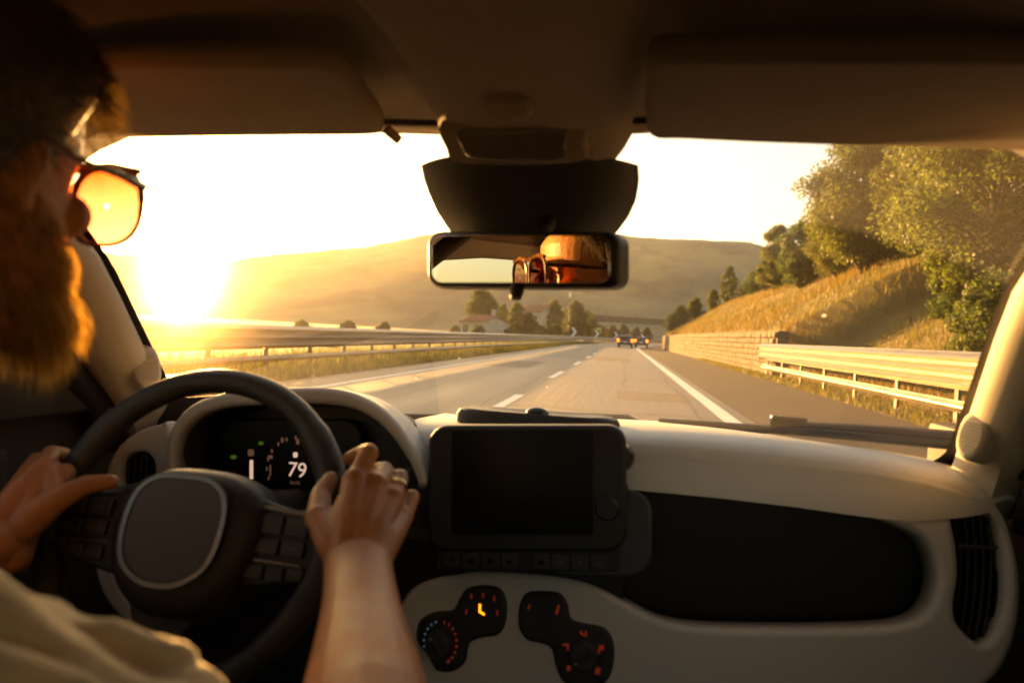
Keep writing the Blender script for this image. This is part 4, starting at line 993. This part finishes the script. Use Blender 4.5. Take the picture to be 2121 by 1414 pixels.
# sensor housing between console and mirror
rows = []
HW = [(342, .775, 872, 1322), (372, .79, 878, 1324), (405, .805, 890, 1318), (440, .82, 906, 1302), (470, .832, 926, 1280), (490, .84, 940, 1262)]
for (py, Y, x0, x1) in HW:
    a, b = at(x0, py, Y + .03), at(x1, py, Y + .03); row = []
    for k in range(21):
        q = -1 + 2 * k / 20; p = a.lerp(b, (q + 1) / 2); p.y -= .055 * (1 - abs(q) ** 3.0); row.append(p)
    rows.append(row)
back = [[p + Vector((0, .06 * (1 - .5 * abs(-1 + 2 * k / 20)), .0)) for k, p in enumerate(r)] for r in rows]
put(MB().grid(rows).grid([r[::-1] for r in back]), 'sensor_housing', M['charcoal'], car, sharp=70)
# sun visors
VPL = Plane((-.3, .64, 1.403), (0, -.06, -1)); 
vis = plate('sun_visor', VPL, [[(100, 150), (200, 138), (400, 134), (600, 136), (680, 142), (728, 175), (760, 225), (790, 272), (770, 283), (600, 285), (400, 287), (200, 291), (100, 293), (-100, 300), (-160, 240), (-100, 160)]], .022, .009, M['visor'], car, smooth=4)
VPR = Plane((.4, .64, 1.40), (0.02, -.06, -1))
vr = plate('sun_visor', VPR, [[(1338, 165), (1352, 132), (1400, 126), (1600, 124), (1900, 124), (2200, 128), (2420, 140), (2480, 240), (2420, 330), (2200, 320), (2000, 313), (1800, 307), (1600, 301), (1420, 293), (1352, 290), (1338, 262)]], .022, .009, M['visor_dark'], car, smooth=4)
put(MB().tube([at(800, 268, .72), at(826, 290, .735)], .006, 8), 'visor_clip', M['visor'], vis)
# interior mirror
mc = at(1079, 538, .745); mn = Vector((-.20, -.96, -.02)).normalized()
MPL = Plane(mc, (-.452, -.89, -.008), (1, 0, -.02))
mir = plate('rear_view_mirror', MPL, [rrect(1078, 537, 198, 60, 30)], .03, .010, M['black'], car, smooth=0)
mg = plate('mirror_glass', MPL, [rrect(1080, 537, 184, 49, 22)], .004, .0006, M['mirror'], mir, smooth=0, offs=.0015)
put(MB().tube([mc + Vector((-.004, .012, -.028)), mc + Vector((-.004, .004, -.037)), mc + Vector((-.004, .002, -.045))], [.008, .0085, .006], 14), 'dimmer_tab', M['black'], mir)
put(MB().tube([mc + Vector((.01, .025, .02)), mc + Vector((.02, .06, .05)), mc + Vector((.02, .09, .075))], [.011, .01, .014], 14), 'mirror_stem', M['black'], mir)

# doors: trim below, frame and panes above
for s_ in (-1, 1):
    X0 = XC + s_ * .755; Xi = XC + s_ * .715
    d = put(MB().box((X0, .075, .72), (.07, 2.55, .67)).box((Xi, .30, .93), (.05, 1.0, .10)).box((Xi - s_ * .03, .35, .86), (.05, .5, .05)), 'door', M['door_trim'], car, smooth=False, bevel=.012)
    tag(d)
    # triangular sail panel by the pillar
    P = [Vector((XC + s_ * .672, y, z)) for (y, z) in ((1.02, 1.02), (.64, 1.02), (.64, 1.13), (.80, 1.16))]; Q = [p + Vector((s_ * .03, 0, 0)) for p in P]
    b = MB(); bb = b.pts(P + Q); b.f += [tuple(bb + i for i in f) for f in ((0, 1, 2, 3), (7, 6, 5, 4), (0, 4, 5, 1), (1, 5, 6, 2), (2, 6, 7, 3), (3, 7, 4, 0))]
    put(b, 'sail_panel', M['black'], d, smooth=False, bevel=.006)
    put(MB().sphere((XC + s_ * .86, .86, 1.08), (.11, .07, .085), 20, 12), 'door_mirror', M['black'], d)
    fx = XC + s_ * .655
    put(MB().box((fx, -.12, 1.22), (.07, .16, .46)), 'centre_pillar', M['visor_dark'], car, smooth=False, bevel=.02)
    put(MB().box((fx, -1.2, 1.20), (.07, .22, .5)), 'rear_pillar', M['visor_dark'], car, smooth=False, bevel=.02)
    put(MB().box((XC + s_ * .655, -.25, 1.405), (.09, 2.0, .06)), 'roof_rail', M['visor_dark'], car, smooth=False, bevel=.015)
    g = MB(); g.fan([(X0, .62, 1.04), (X0, -.05, 1.04), (X0 - s_ * .05, -.05, 1.40), (X0 - s_ * .05, .55, 1.40)]); put(g, 'side_window', cg, car, smooth=False)
    g = MB(); g.fan([(X0, -.18, 1.04), (X0, -1.1, 1.04), (X0 - s_ * .05, -1.1, 1.40), (X0 - s_ * .05, -.18, 1.40)]); put(g, 'side_window', cgd, car, smooth=False)
put(MB().box((XC, -.3, .36), (1.45, 3.2, .06)), 'floor', M['black'], car, smooth=False)
put(MB().box((XC, -1.38, .75), (1.4, .08, .75)), 'tailgate', M['door_trim'], car, smooth=False, bevel=.02)
g = MB(); g.fan([(-.55, -1.40, 1.12), (.61, -1.40, 1.12), (.55, -1.32, 1.40), (-.49, -1.32, 1.40)]); put(g, 'rear_window', cgd, car, smooth=False)
put(MB().box((XC, -.95, .78), (1.2, .2, .55)).box((XC, -.75, .52), (1.2, .5, .2)), 'rear_bench', M['seat'], car, smooth=False, bevel=.05)
# bonnet and bulkhead in front of the dash
put(MB().grid([[(XC + q * .68, y, z - .05 * q * q) for q in np.linspace(-1, 1, 9)] for (y, z) in ((1.28, .935), (1.5, .90), (1.8, .84), (2.05, .74), (2.1, .55))]), 'bonnet', M['paint_body'], car)
put(MB().box((XC, 1.25, .62), (1.4, .06, .55)), 'bulkhead', M['black'], car, smooth=False)
# driver's seat
st = empty('driver_seat', (-.40, .05, .4)); apply_parent(st, car)
put(MB().box((-.40, .22, .55), (.50, .50, .16)), 'cushion', M['seat'], st, smooth=False, bevel=.05)
put(MB().box((-.40, -.04, .86), (.48, .14, .54), Matrix.Rotation(rad(14), 3, 'X')), 'backrest', M['seat'], st, smooth=False, bevel=.05)
put(MB().box((-.40, -.12, 1.25), (.26, .10, .18), Matrix.Rotation(rad(10), 3, 'X')), 'headrest', M['seat'], st, smooth=False, bevel=.04)
# ================================================================== the driver
sk = mat('skin', (.41, .175, .070), .47, bump=.10, bscale=210, var=.14, vscale=36, spec=.45)
b_ = sk.node_tree.nodes['Principled BSDF']; b_.inputs['Subsurface Weight'].default_value = .12; b_.inputs['Subsurface Radius'].default_value = (.012, .005, .003); b_.inputs['Subsurface Scale'].default_value = .6
M['skin'] = sk
M['hair'] = mat('dark_hair', (.035, .022, .013), .5, var=.3, vscale=40, spec=.6)
M['hair_strand'] = leafmat('hair_strands', (.05, .028, .014), (.16, .08, .025), .35)
M['beard_strand'] = leafmat('beard_strands', (.10, .052, .02), (.55, .28, .07), .6)
M['shirt'] = mat('beige_cotton', (.68, .60, .44), .9, bump=.25, bscale=240, var=.08, vscale=9, sheen=.3)
M['trousers'] = mat('dark_trousers', (.03, .03, .035), .9, bump=.25, bscale=240)
drv = tag(empty('person', (-.40, .10, .36)), 'driver in a light beige shirt and sunglasses, both hands on the steering wheel', 'person')

HC = Vector((-.347, .395, 1.283)); HS = 1.06; HR = Matrix.Rotation(rad(4), 3, 'Z') @ Matrix.Rotation(rad(-3), 3, 'X')
def hd(x, y, z): return HC + HR @ (Vector((x, y, z)) * HS)
HT = [(-.122, .082, .010, .022), (-.115, .092, -.01, .036), (-.10, .096, -.035, .049), (-.082, .095, -.055, .058), (-.06, .092, -.075, .065), (-.03, .089, -.09, .071), (0, .087, -.098, .0745), (.025, .095, -.102, .0765), (.055, .094, -.104, .077), (.085, .080, -.098, .072), (.105, .060, -.083, .060), (.119, .030, -.055, .038), (.125, .005, -.03, .015)]
def hsec(z):
    zs = [r[0] for r in HT]; return [float(np.interp(z, zs, [r[k] for r in HT])) for k in (1, 2, 3)]
def hpt(a, z, off=0.0):
    """surface of the head: a = angle from the nose towards the right ear"""
    yf, yb, hw = hsec(z); c, s_ = math.cos(a), math.sin(a); e = 2 / 2.35
    y = (math.copysign(abs(c) ** e, c)); x = math.copysign(abs(s_) ** e, s_); cy_ = (yf + yb) / 2 ; hy = (yf - yb) / 2
    n = Vector((x / max(hw, .02), y / max(hy, .02), 0)); n.normalize(); n.z = max(-.6, min(1.2, (z / .12) ** 3)); n.normalize()
    return Vector((x * hw, cy_ + y * hy, z)) + n * off, n
body = MB()
rows = []
for z in [r[0] for r in HT] + [-.045, -.015, .012, .04, .07, .112]: pass
zs = sorted(set([r[0] for r in HT] + [-.045, -.015, .012, .04, .07, .095, .112]))
rows = [[hd(*hpt(2 * math.pi * k / 40, z)[0]) for k in range(40)] for z in zs]
body.grid(rows[::-1], closev=True); body.fan(rows[0]); body.fan(rows[-1][::-1])
B = body
B.capsule(hd(0, .090, .016), hd(0, .114, -.022), .0085 * HS, .0125 * HS); B.sphere(hd(0, .112, -.026), .0135); B.sphere(hd(.011, .103, -.029), .0095); B.sphere(hd(-.011, .103, -.029), .0095)
B.sphere(hd(0, .086, .024), (.050, .016, .012)); B.sphere(hd(.042, .068, -.022), (.026, .022, .020)); B.sphere(hd(-.042, .068, -.022), (.026, .022, .020))
B.sphere(hd(0, .088, -.056), (.026, .014, .009)); B.sphere(hd(0, .087, -.068), (.022, .013, .008)); B.sphere(hd(0, .086, -.104), (.026, .018, .017))
for s_ in (-1, 1):
    B.sphere(hd(s_ * .079, -.010, -.002), (.009, .019, .031), 14, 10, HR @ Matrix.Rotation(rad(-12), 3, 'X') @ Matrix.Rotation(s_ * rad(-22), 3, 'Z')); B.sphere(hd(s_ * .076, -.004, -.028), (.007, .009, .010))
B.capsule(hd(0, -.03, -.07), (-.395, .24, 1.05), .056, .062); B.capsule(hd(0, .02, -.09), (-.385, .29, 1.06), .042, .05)
SR, SL = Vector((-.215, .245, .985)), Vector((-.585, .20, .995))
B.sphere((-.405, .19, .86), (.165, .105, .20)); B.sphere((-.40, .15, .62), (.165, .12, .14)); B.capsule(SR, SL, .065, .065)
B.capsule((-.33, .16, .60), (-.29, .56, .66), .085, .062); B.capsule((-.48, .16, .60), (-.52, .56, .66), .085, .062)
B.capsule((-.29, .56, .66), (-.29, .80, .44), .058, .045); B.capsule((-.52, .56, .66), (-.52, .80, .44), .058, .045)
# ---- right arm and hand (gripping the rim)
def q(px, py, Y): return at(px, py, Y)
ER = Vector((.022, .352, .905)); WR = q(742, 1172, .604)
B.capsule(SR, ER, .052, .040)
def limb(a, b, rs, side, sx0, sx1, bow):
    n_ = 24; d_ = (b - a).normalized(); rows_ = []; sd = (side - d_ * side.dot(d_)).normalized(); up2 = sd.cross(d_)
    for k in range(n_ + 1):
        t_ = k / n_; r_ = float(np.interp(t_, np.linspace(0, 1, len(rs)), rs)); s2 = sx0 + (sx1 - sx0) * t_; c_ = a.lerp(b, t_) + bow * math.sin(math.pi * t_)
        rows_.append([c_ + sd * (r_ * s2 * math.cos(w2)) + up2 * (r_ / s2 * math.sin(w2)) for w2 in np.linspace(0, 2 * math.pi, 20, endpoint=False)])
    B.grid(rows_, closev=True); B.fan(rows_[0][::-1]); B.fan(rows_[-1])
limb(ER - (WR - ER) * .12, WR + (WR - ER) * .10, [.034, .041, .0425, .041, .0375, .0335, .0300, .0278, .0272, .0285], Vector((1, .3, .1)), 1.04, 1.2, Vector((.003, -.004, .002)))
nside = (q(800, 1172, .604) - q(680, 1172, .604)).normalized()
MI, MM, MR_, MP = q(738, 992, .672), q(781, 1003, .680), q(815, 1030, .686), q(836, 1070, .688)
for (k, mc_) in enumerate((MI, MM, MR_, MP)):
    w0 = WR + nside * (-.014 + k * .009); r1 = (.0128, .0125, .0118, .0108)[k]
    B.capsule(w0, w0.lerp(mc_, .5) + Vector((0, -.004, .001)), .0175, .0155); B.capsule(w0.lerp(mc_, .5) + Vector((0, -.004, .001)), mc_, .0155, r1)
    # palm side
    B.capsule(w0 + Vector((-.004, .016, -.002)), mc_ + Vector((-.012, .018, -.008)), .016, .0125)
FI = [(MI, .0118), (q(764, 938, .694), .0105), (q(752, 936, .732), .0092), (q(722, 950, .748), .0080)]
FM = [(MM, .0120), (q(795, 976, .712), .0106), (q(786, 972, .752), .0092), (q(752, 985, .770), .0080)]
FR = [(MR_, .0112), (q(828, 990, .718), .0100), (q(814, 992, .758), .0088), (q(775, 1012, .770), .0078)]
FPK = [(MP, .0100), (q(853, 1030, .716), .0088), (q(836, 1030, .750), .0078), (q(800, 1048, .762), .0070)]
for F_ in (FI, FM, FR, FPK):
    for (a, ra_), (b, rb) in zip(F_, F_[1:]): B.capsule(a, b, ra_, rb)
    B.sphere(F_[0][0] + Vector((0, -.003, .002)), F_[0][1] * 1.02); B.sphere(F_[1][0], F_[1][1] * 1.06)
TH = [(q(690, 1128, .622), .0165), (q(660, 1072, .650), .0140), (q(664, 1026, .682), .0115), (q(684, 992, .704), .0090)]
for (a, ra_), (b, rb) in zip(TH, TH[1:]): B.capsule(a, b, ra_, rb)
B.capsule(q(690, 1128, .622), q(720, 1040, .668), .016, .013); B.sphere(TH[1][0], .0148)
# knuckle tendons
for mc_, k in ((MI, -.008), (MM, 0), (MR_, .008)): B.capsule(mc_ + Vector((0, -.008, .002)), WR.lerp(mc_, .35) + nside * k + Vector((0, -.0145, 0)), .0058, .0045)
# ---- left arm and hand
EL = Vector((-.70, .40, .86)); WL = q(-12, 1128, .628)
B.capsule(SL, EL, .052, .041); B.capsule(EL, EL.lerp(WL, .4), .041, .040); B.capsule(EL.lerp(WL, .4), WL, .039, .0275)
up_ = (q(0, 1080, .63) - q(20, 1150, .63)).normalized(); B.capsule(EL.lerp(WL, .7) + up_ * .006, WL + up_ * .008, .028, .023); B.capsule(EL.lerp(WL, .7) - up_ * .006, WL - up_ * .008, .028, .023)
LM = [q(93, 962, .700), q(62, 975, .716), q(42, 1002, .722), q(34, 1036, .720)]
for k, mc_ in enumerate(LM):
    w0 = WL + up_ * (.012 - k * .008); B.capsule(w0, w0.lerp(mc_, .5) + Vector((0, -.004, .002)), .0175, .0155); B.capsule(w0.lerp(mc_, .5) + Vector((0, -.004, .002)), mc_, .0155, .0125 - k * .0005)
    B.capsule(w0 + Vector((.01, .012, -.006)), mc_ + Vector((.016, .012, -.012)), .018, .013)
LF = [[(LM[0], .0118), (q(106, 938, .735), .0104), (q(132, 940, .768), .0092), (q(160, 968, .775), .008)], [(LM[1], .0118), (q(76, 952, .752), .0104), (q(104, 960, .785), .0092), (q(140, 990, .787), .008)],
      [(LM[2], .011), (q(60, 985, .756), .0098), (q(88, 992, .786), .0088), (q(122, 1015, .785), .0078)], [(LM[3], .0098), (q(54, 1024, .752), .0088), (q(80, 1030, .778), .0078), (q(108, 1044, .778), .007)]]
for F_ in LF:
    for (a, ra_), (b, rb) in zip(F_, F_[1:]): B.capsule(a, b, ra_, rb)
LT = [(q(52, 1085, .648), .0175), (q(118, 1034, .672), .0150), (q(178, 1004, .692), .0122), (q(228, 998, .706), .0098)]
for (a, ra_), (b, rb) in zip(LT, LT[1:]): B.capsule(a, b, ra_, rb)
B.capsule(LT[0][0], LM[0], .0165, .0125); B.capsule(LT[0][0] + Vector((0, 0, -.004)), LT[1][0], .018, .0145); B.capsule(LT[1][0], LM[0] + Vector((.006, 0, -.006)), .0125, .0115)
def voxel(mb, name, size, m, smooth_it=4, fac=.5):
    me = mb.mesh(name); bm = bmesh.new(); bm.from_mesh(me); bmesh.ops.recalc_face_normals(bm, faces=bm.faces); bm.to_mesh(me); bm.free()
    o = bpy.data.objects.new(name, me); COL.objects.link(o)
    r = o.modifiers.new('r', 'REMESH'); r.mode = 'VOXEL'; r.voxel_size = size; r.use_smooth_shade = True
    s_ = o.modifiers.new('s', 'SMOOTH'); s_.factor = fac; s_.iterations = smooth_it
    me2 = bpy.data.meshes.new_from_object(o.evaluated_get(bpy.context.evaluated_depsgraph_get())); bpy.data.objects.remove(o); bpy.data.meshes.remove(me)
    me2.name = name; me2.materials.clear(); me2.materials.append(m); me2.polygons.foreach_set('use_smooth', [True] * len(me2.polygons)); return me2
bo = apply_parent(link('body', voxel(B, 'body', .0019, M['skin'], 5, .45)), drv)
# fingernails / ring
rg = FR[0][0].lerp(FR[1][0], .52); ax_ = (FR[1][0] - FR[0][0]).normalized(); u_ = ax_.orthogonal().normalized(); v_ = ax_.cross(u_)
rows = [[rg + (u_ * math.cos(a) + v_ * math.sin(a)) * (.0112 + .0013 * math.cos(b)) + ax_ * .0020 * math.sin(b) for b in np.linspace(0, 2 * math.pi, 8, endpoint=False)] for a in np.linspace(0, 2 * math.pi, 32, endpoint=False)]
M['gold'] = mat('gold', (.75, .55, .25), .22, metal=1.0, var=.05, vscale=60)
apply_parent(MB().grid(rows, closeu=True, closev=True).build('ring', M['gold']), drv)
# ---- shirt
S = MB(); S.sphere((-.405, .185, .86), (.185, .125, .215)); S.sphere((-.40, .15, .66), (.18, .135, .14)); S.capsule(SR, SL, .082, .080)
S.capsule((-.40, .22, 1.02), (-.39, .25, 1.065), .075, .062)
H1 = SR.lerp(ER, .52); S.capsule(SR, SR.lerp(ER, .3), .066, .061); S.capsule(SR.lerp(ER, .3), H1, .061, .053)
_d = (ER - SR).normalized(); _s = _d.cross(Vector((0, 0, 1))).normalized(); _u = _s.cross(_d)
for (t0_, t1_, a0_, a1_, r_) in ((.02, .40, -20, 12, .011), (.10, .52, 18, 34, .010), (-.05, .3, 40, 62, .012), (.25, .54, -34, -14, .009), (.36, .55, 2, 20, .010), (.05, .35, 75, 95, .010)):
    f_a = lambda t_, a_: SR.lerp(ER, t_) + (_u * math.cos(rad(a_)) + _s * math.sin(rad(a_))) * (.064 - .02 * t_)
    S.capsule(f_a(t0_, a0_), f_a((t0_ + t1_) / 2, (a0_ + a1_) / 2 + 6), r_ * .6, r_); S.capsule(f_a((t0_ + t1_) / 2, (a0_ + a1_) / 2 + 6), f_a(t1_, a1_), r_, r_ * .6)
H2 = SL.lerp(EL, .6); S.capsule(SL, H2, .074, .060)
sme = voxel(S, 'shirt', .0040, M['shirt'], 6)
nrm_ = [v.normal.copy() for v in sme.vertices]
for v_2, nn_ in zip(sme.vertices, nrm_):
    p = v_2.co.copy(); n_ = mnoise.noise(p * 13 + Vector((3, 1, 0))) * .013 + (1 - abs(mnoise.noise(Vector((p.x * 16 + p.y * 9, p.y * 16 - p.x * 7, p.z * 14)))) * 2.2) * .008; v_2.co = p + nn_ * n_
sme.update(); apply_parent(link('shirt', sme), drv)
Tr = MB(); Tr.sphere((-.40, .15, .60), (.18, .135, .13)); Tr.capsule((-.33, .16, .60), (-.29, .56, .66), .098, .074); Tr.capsule((-.48, .16, .60), (-.52, .56, .66), .098, .074)
Tr.capsule((-.29, .56, .66), (-.29, .80, .44), .072, .06); Tr.capsule((-.52, .56, .66), (-.52, .80, .44), .072, .06)
apply_parent(link('trousers', voxel(Tr, 'trousers', .008, M['trousers'], 5)), drv)
# ---- hair and beard: under-shell plus strands
def hairline(a):
    a = abs(math.atan2(math.sin(a), math.cos(a)))
    return float(np.interp(a, [0, .5, .9, 1.2, 1.45, 1.75, 2.1, 3.15], [.085, .078, .060, .035, -.005, -.03, -.06, -.085]))
cap = MB(); rows = []
for k in range(64):
    a = 2 * math.pi * k / 64; z0 = hairline(a); row = []
    for j in range(9):
        t_ = j / 8; z = z0 + (.1245 - z0) * t_; row.append(hd(*hpt(a, z, .004 + .014 * math.sin(min(1, t_ * 2.2) * math.pi / 2))[0]))
    rows.append(row)
cap.grid(rows, closeu=True); apply_parent(cap.build('hair', M['hair']), drv)
def strands(name, roots, m):
    V, F = [], []
    for (p, d1, d2, L_, w_) in roots:
        side = d1.cross(Vector((random.uniform(-1, 1), random.uniform(-1, 1), random.uniform(-1, 1)))).normalized() * w_
        pts = [p, p + d1 * L_ * .4, p + d1 * L_ * .6 + d2 * L_ * .2, p + d1 * L_ * .65 + d2 * L_ * .5]; b = len(V)
        for i, x in enumerate(pts[:3]): s2 = side * (1 - .2 * i); V += [x - s2, x + s2]
        V.append(pts[3]); F += [(b, b + 1, b + 3, b + 2), (b + 2, b + 3, b + 5, b + 4), (b + 4, b + 5, b + 6)]
    me = bpy.data.meshes.new(name); me.from_pydata([tuple(v) for v in V], [], F); me.materials.append(m); me.update(); o = apply_parent(link(name, me), drv); o['kind'] = 'stuff'; return o
rt = []
R_ = random.Random(5)
for _ in range(7000):
    a = R_.uniform(-math.pi, math.pi); z0 = hairline(a); z = z0 + (.123 - z0) * R_.random() ** .8
    p, n = hpt(a, z, .012); dn = Vector((0, .25 * math.cos(a) , -1)); d1 = (n * .55 + dn * .45 + Vector((R_.uniform(-.3, .3), R_.uniform(-.3, .3), R_.uniform(-.2, .3)))).normalized(); d2 = (dn + n * .15).normalized()
    rt.append((hd(*p), HR @ d1, HR @ d2, R_.uniform(.018, .042), .0004))
strands('hair_strands', rt, M['hair_strand'])
rt = []
for _ in range(6500):
    a = R_.uniform(-1.75, 1.75); zt = float(np.interp(abs(a), [0, .35, .6, 1.0, 1.4, 1.75], [-.062, -.052, -.05, -.046, -.02, .005])); z = R_.uniform(-.121, zt)
    if abs(a) < .35 and -.078 < z < -.05: continue
    p, n = hpt(a, z, .0); d1 = (n * .7 + Vector((0, .1, -.6)) + Vector((R_.uniform(-.25, .25), R_.uniform(-.25, .25), R_.uniform(-.2, .2)))).normalized(); d2 = Vector((0, .15, -1))
    L_ = R_.uniform(.018, .046) * (1.05 if z < -.075 else .5)
    rt.append((hd(*p), HR @ d1, HR @ d2, L_, .00036))
for _ in range(900):
    a = R_.uniform(-.4, .4); z = R_.uniform(-.05, -.042); p, n = hpt(a, z, .002); rt.append((hd(*p), HR @ (n * .5 + Vector((math.sin(a), .2, -.7))).normalized(), HR @ Vector((0, 0, -1)), .014, .0004))
strands('beard', rt, M['beard_strand'])
for s_ in (-1, 1):
    pass
# ---- sunglasses
lm = bpy.data.materials.new('amber_lens'); lm.use_nodes = True; t = lm.node_tree; t.nodes.clear(); o_ = t.nodes.new('ShaderNodeOutputMaterial'); a_ = t.nodes.new('ShaderNodeBsdfTransparent'); a_.inputs[0].default_value = (.34, .082, .05, 1)
g_ = t.nodes.new('ShaderNodeBsdfGlossy'); g_.inputs[0].default_value = (1, .9, .75, 1); g_.inputs['Roughness'].default_value = .05; f_ = fresnel(t, .04); x_ = t.nodes.new('ShaderNodeMixShader')
tc_ = t.nodes.new('ShaderNodeTexCoord'); sx_ = t.nodes.new('ShaderNodeSeparateXYZ'); t.links.new(tc_.outputs['Generated'], sx_.inputs[0])
mxc = t.nodes.new('ShaderNodeMix'); mxc.data_type = 'RGBA'; mxc.inputs[6].default_value = (.42, .15, .13, 1); mxc.inputs[7].default_value = (.24, .040, .006, 1); t.links.new(sx_.outputs[2], mxc.inputs[0]); t.links.new(mxc.outputs[2], a_.inputs[0])
t.links.new(f_.outputs[0], x_.inputs[0]); t.links.new(a_.outputs[0], x_.inputs[1]); t.links.new(g_.outputs[0], x_.inputs[2]); t.links.new(x_.outputs[0], o_.inputs[0])
M['tort'] = mat('tortoise_frame', (.10, .04, .012), .25, var=.4, vscale=60, spec=.6)
sg_ = tag(empty('sunglasses', hd(0, .11, .0)), 'amber lensed sunglasses on the driver\'s face', 'sunglasses')
def lensp(sx, u, v):
    x = .036 + u * .031; y = .127 - .10 * (abs(x) ** 1.8) * 1.6; return hd(sx * x, y - .004 * (v < 0) * v * v, -.001 + v * .032)
for sx in (-1, 1):
    out_ = [(math.copysign(abs(math.cos(a)) ** .75, math.cos(a)), math.copysign(abs(math.sin(a)) ** .75, math.sin(a)) * (1 if math.sin(a) > 0 else 1.05) ) for a in np.linspace(0, 2 * math.pi, 40, endpoint=False)]
    rows = [[lensp(sx, u * k, v * k) for (u, v) in out_] for k in (1.0, .7, .4, .05)]
    lo = MB().grid(rows, closev=True).build('lens', lm); apply_parent(lo, sg_)
    pth = [lensp(sx, u * 1.03, v * 1.03) for (u, v) in out_]; pth.append(pth[0]); apply_parent(MB().tube(pth, [.0030 if v > .2 else .0021 for (u, v) in out_] + [.0025], 8).build('frame', M['tort']), sg_)
    a0 = lensp(sx, 1.02, .55); apply_parent(MB().tube([a0, hd(sx * .0775, .088, .015), hd(sx * .081, .05, .012), hd(sx * .083, -.005, .012), hd(sx * .082, -.03, -.008)], [.0042, .0040, .0028, .0026, .002], 8).build('temple', M['tort']), sg_)
apply_parent(MB().tube([lensp(-1, -1, .35), hd(0, .121, .016), lensp(1, -1, .35)], [.0026, .0028, .0026], 8).build('bridge', M['tort']), sg_)
apply_parent(MB().tube([lensp(-1, .9, .95), lensp(-1, 0, 1.06), hd(0, .124, .028), lensp(1, 0, 1.06), lensp(1, .9, .95)], [.003, .004, .004, .004, .003], 8).build('brow_bar', M['tort']), sg_)
# ------------------------------------------------------------------ tidy hierarchy: thing > part > sub-part
def reparent(o, par):
    m_ = pw(o); o.parent = par; o.matrix_parent_inverse = pw(par).inverted(); o.matrix_basis = m_
def depth(o): return 0 if o.parent is None else 1 + depth(o.parent)
for o in list(dash.children):
    if len(o.children): reparent(o, car)
for _ in range(3):
    for o in list(bpy.data.objects):
        while depth(o) > 2: reparent(o, o.parent.parent)
for nm, lab in (('dashboard', 'cream dashboard with dark open cubby'), ('steering_wheel', 'dark leather steering wheel with round hub pad'), ('touch_screen', 'switched off black touch screen unit'), ('rear_view_mirror', 'rear view mirror reflecting the driver'), ('windscreen', 'dusty windscreen')):
    bpy.data.objects[nm]['label'] = lab
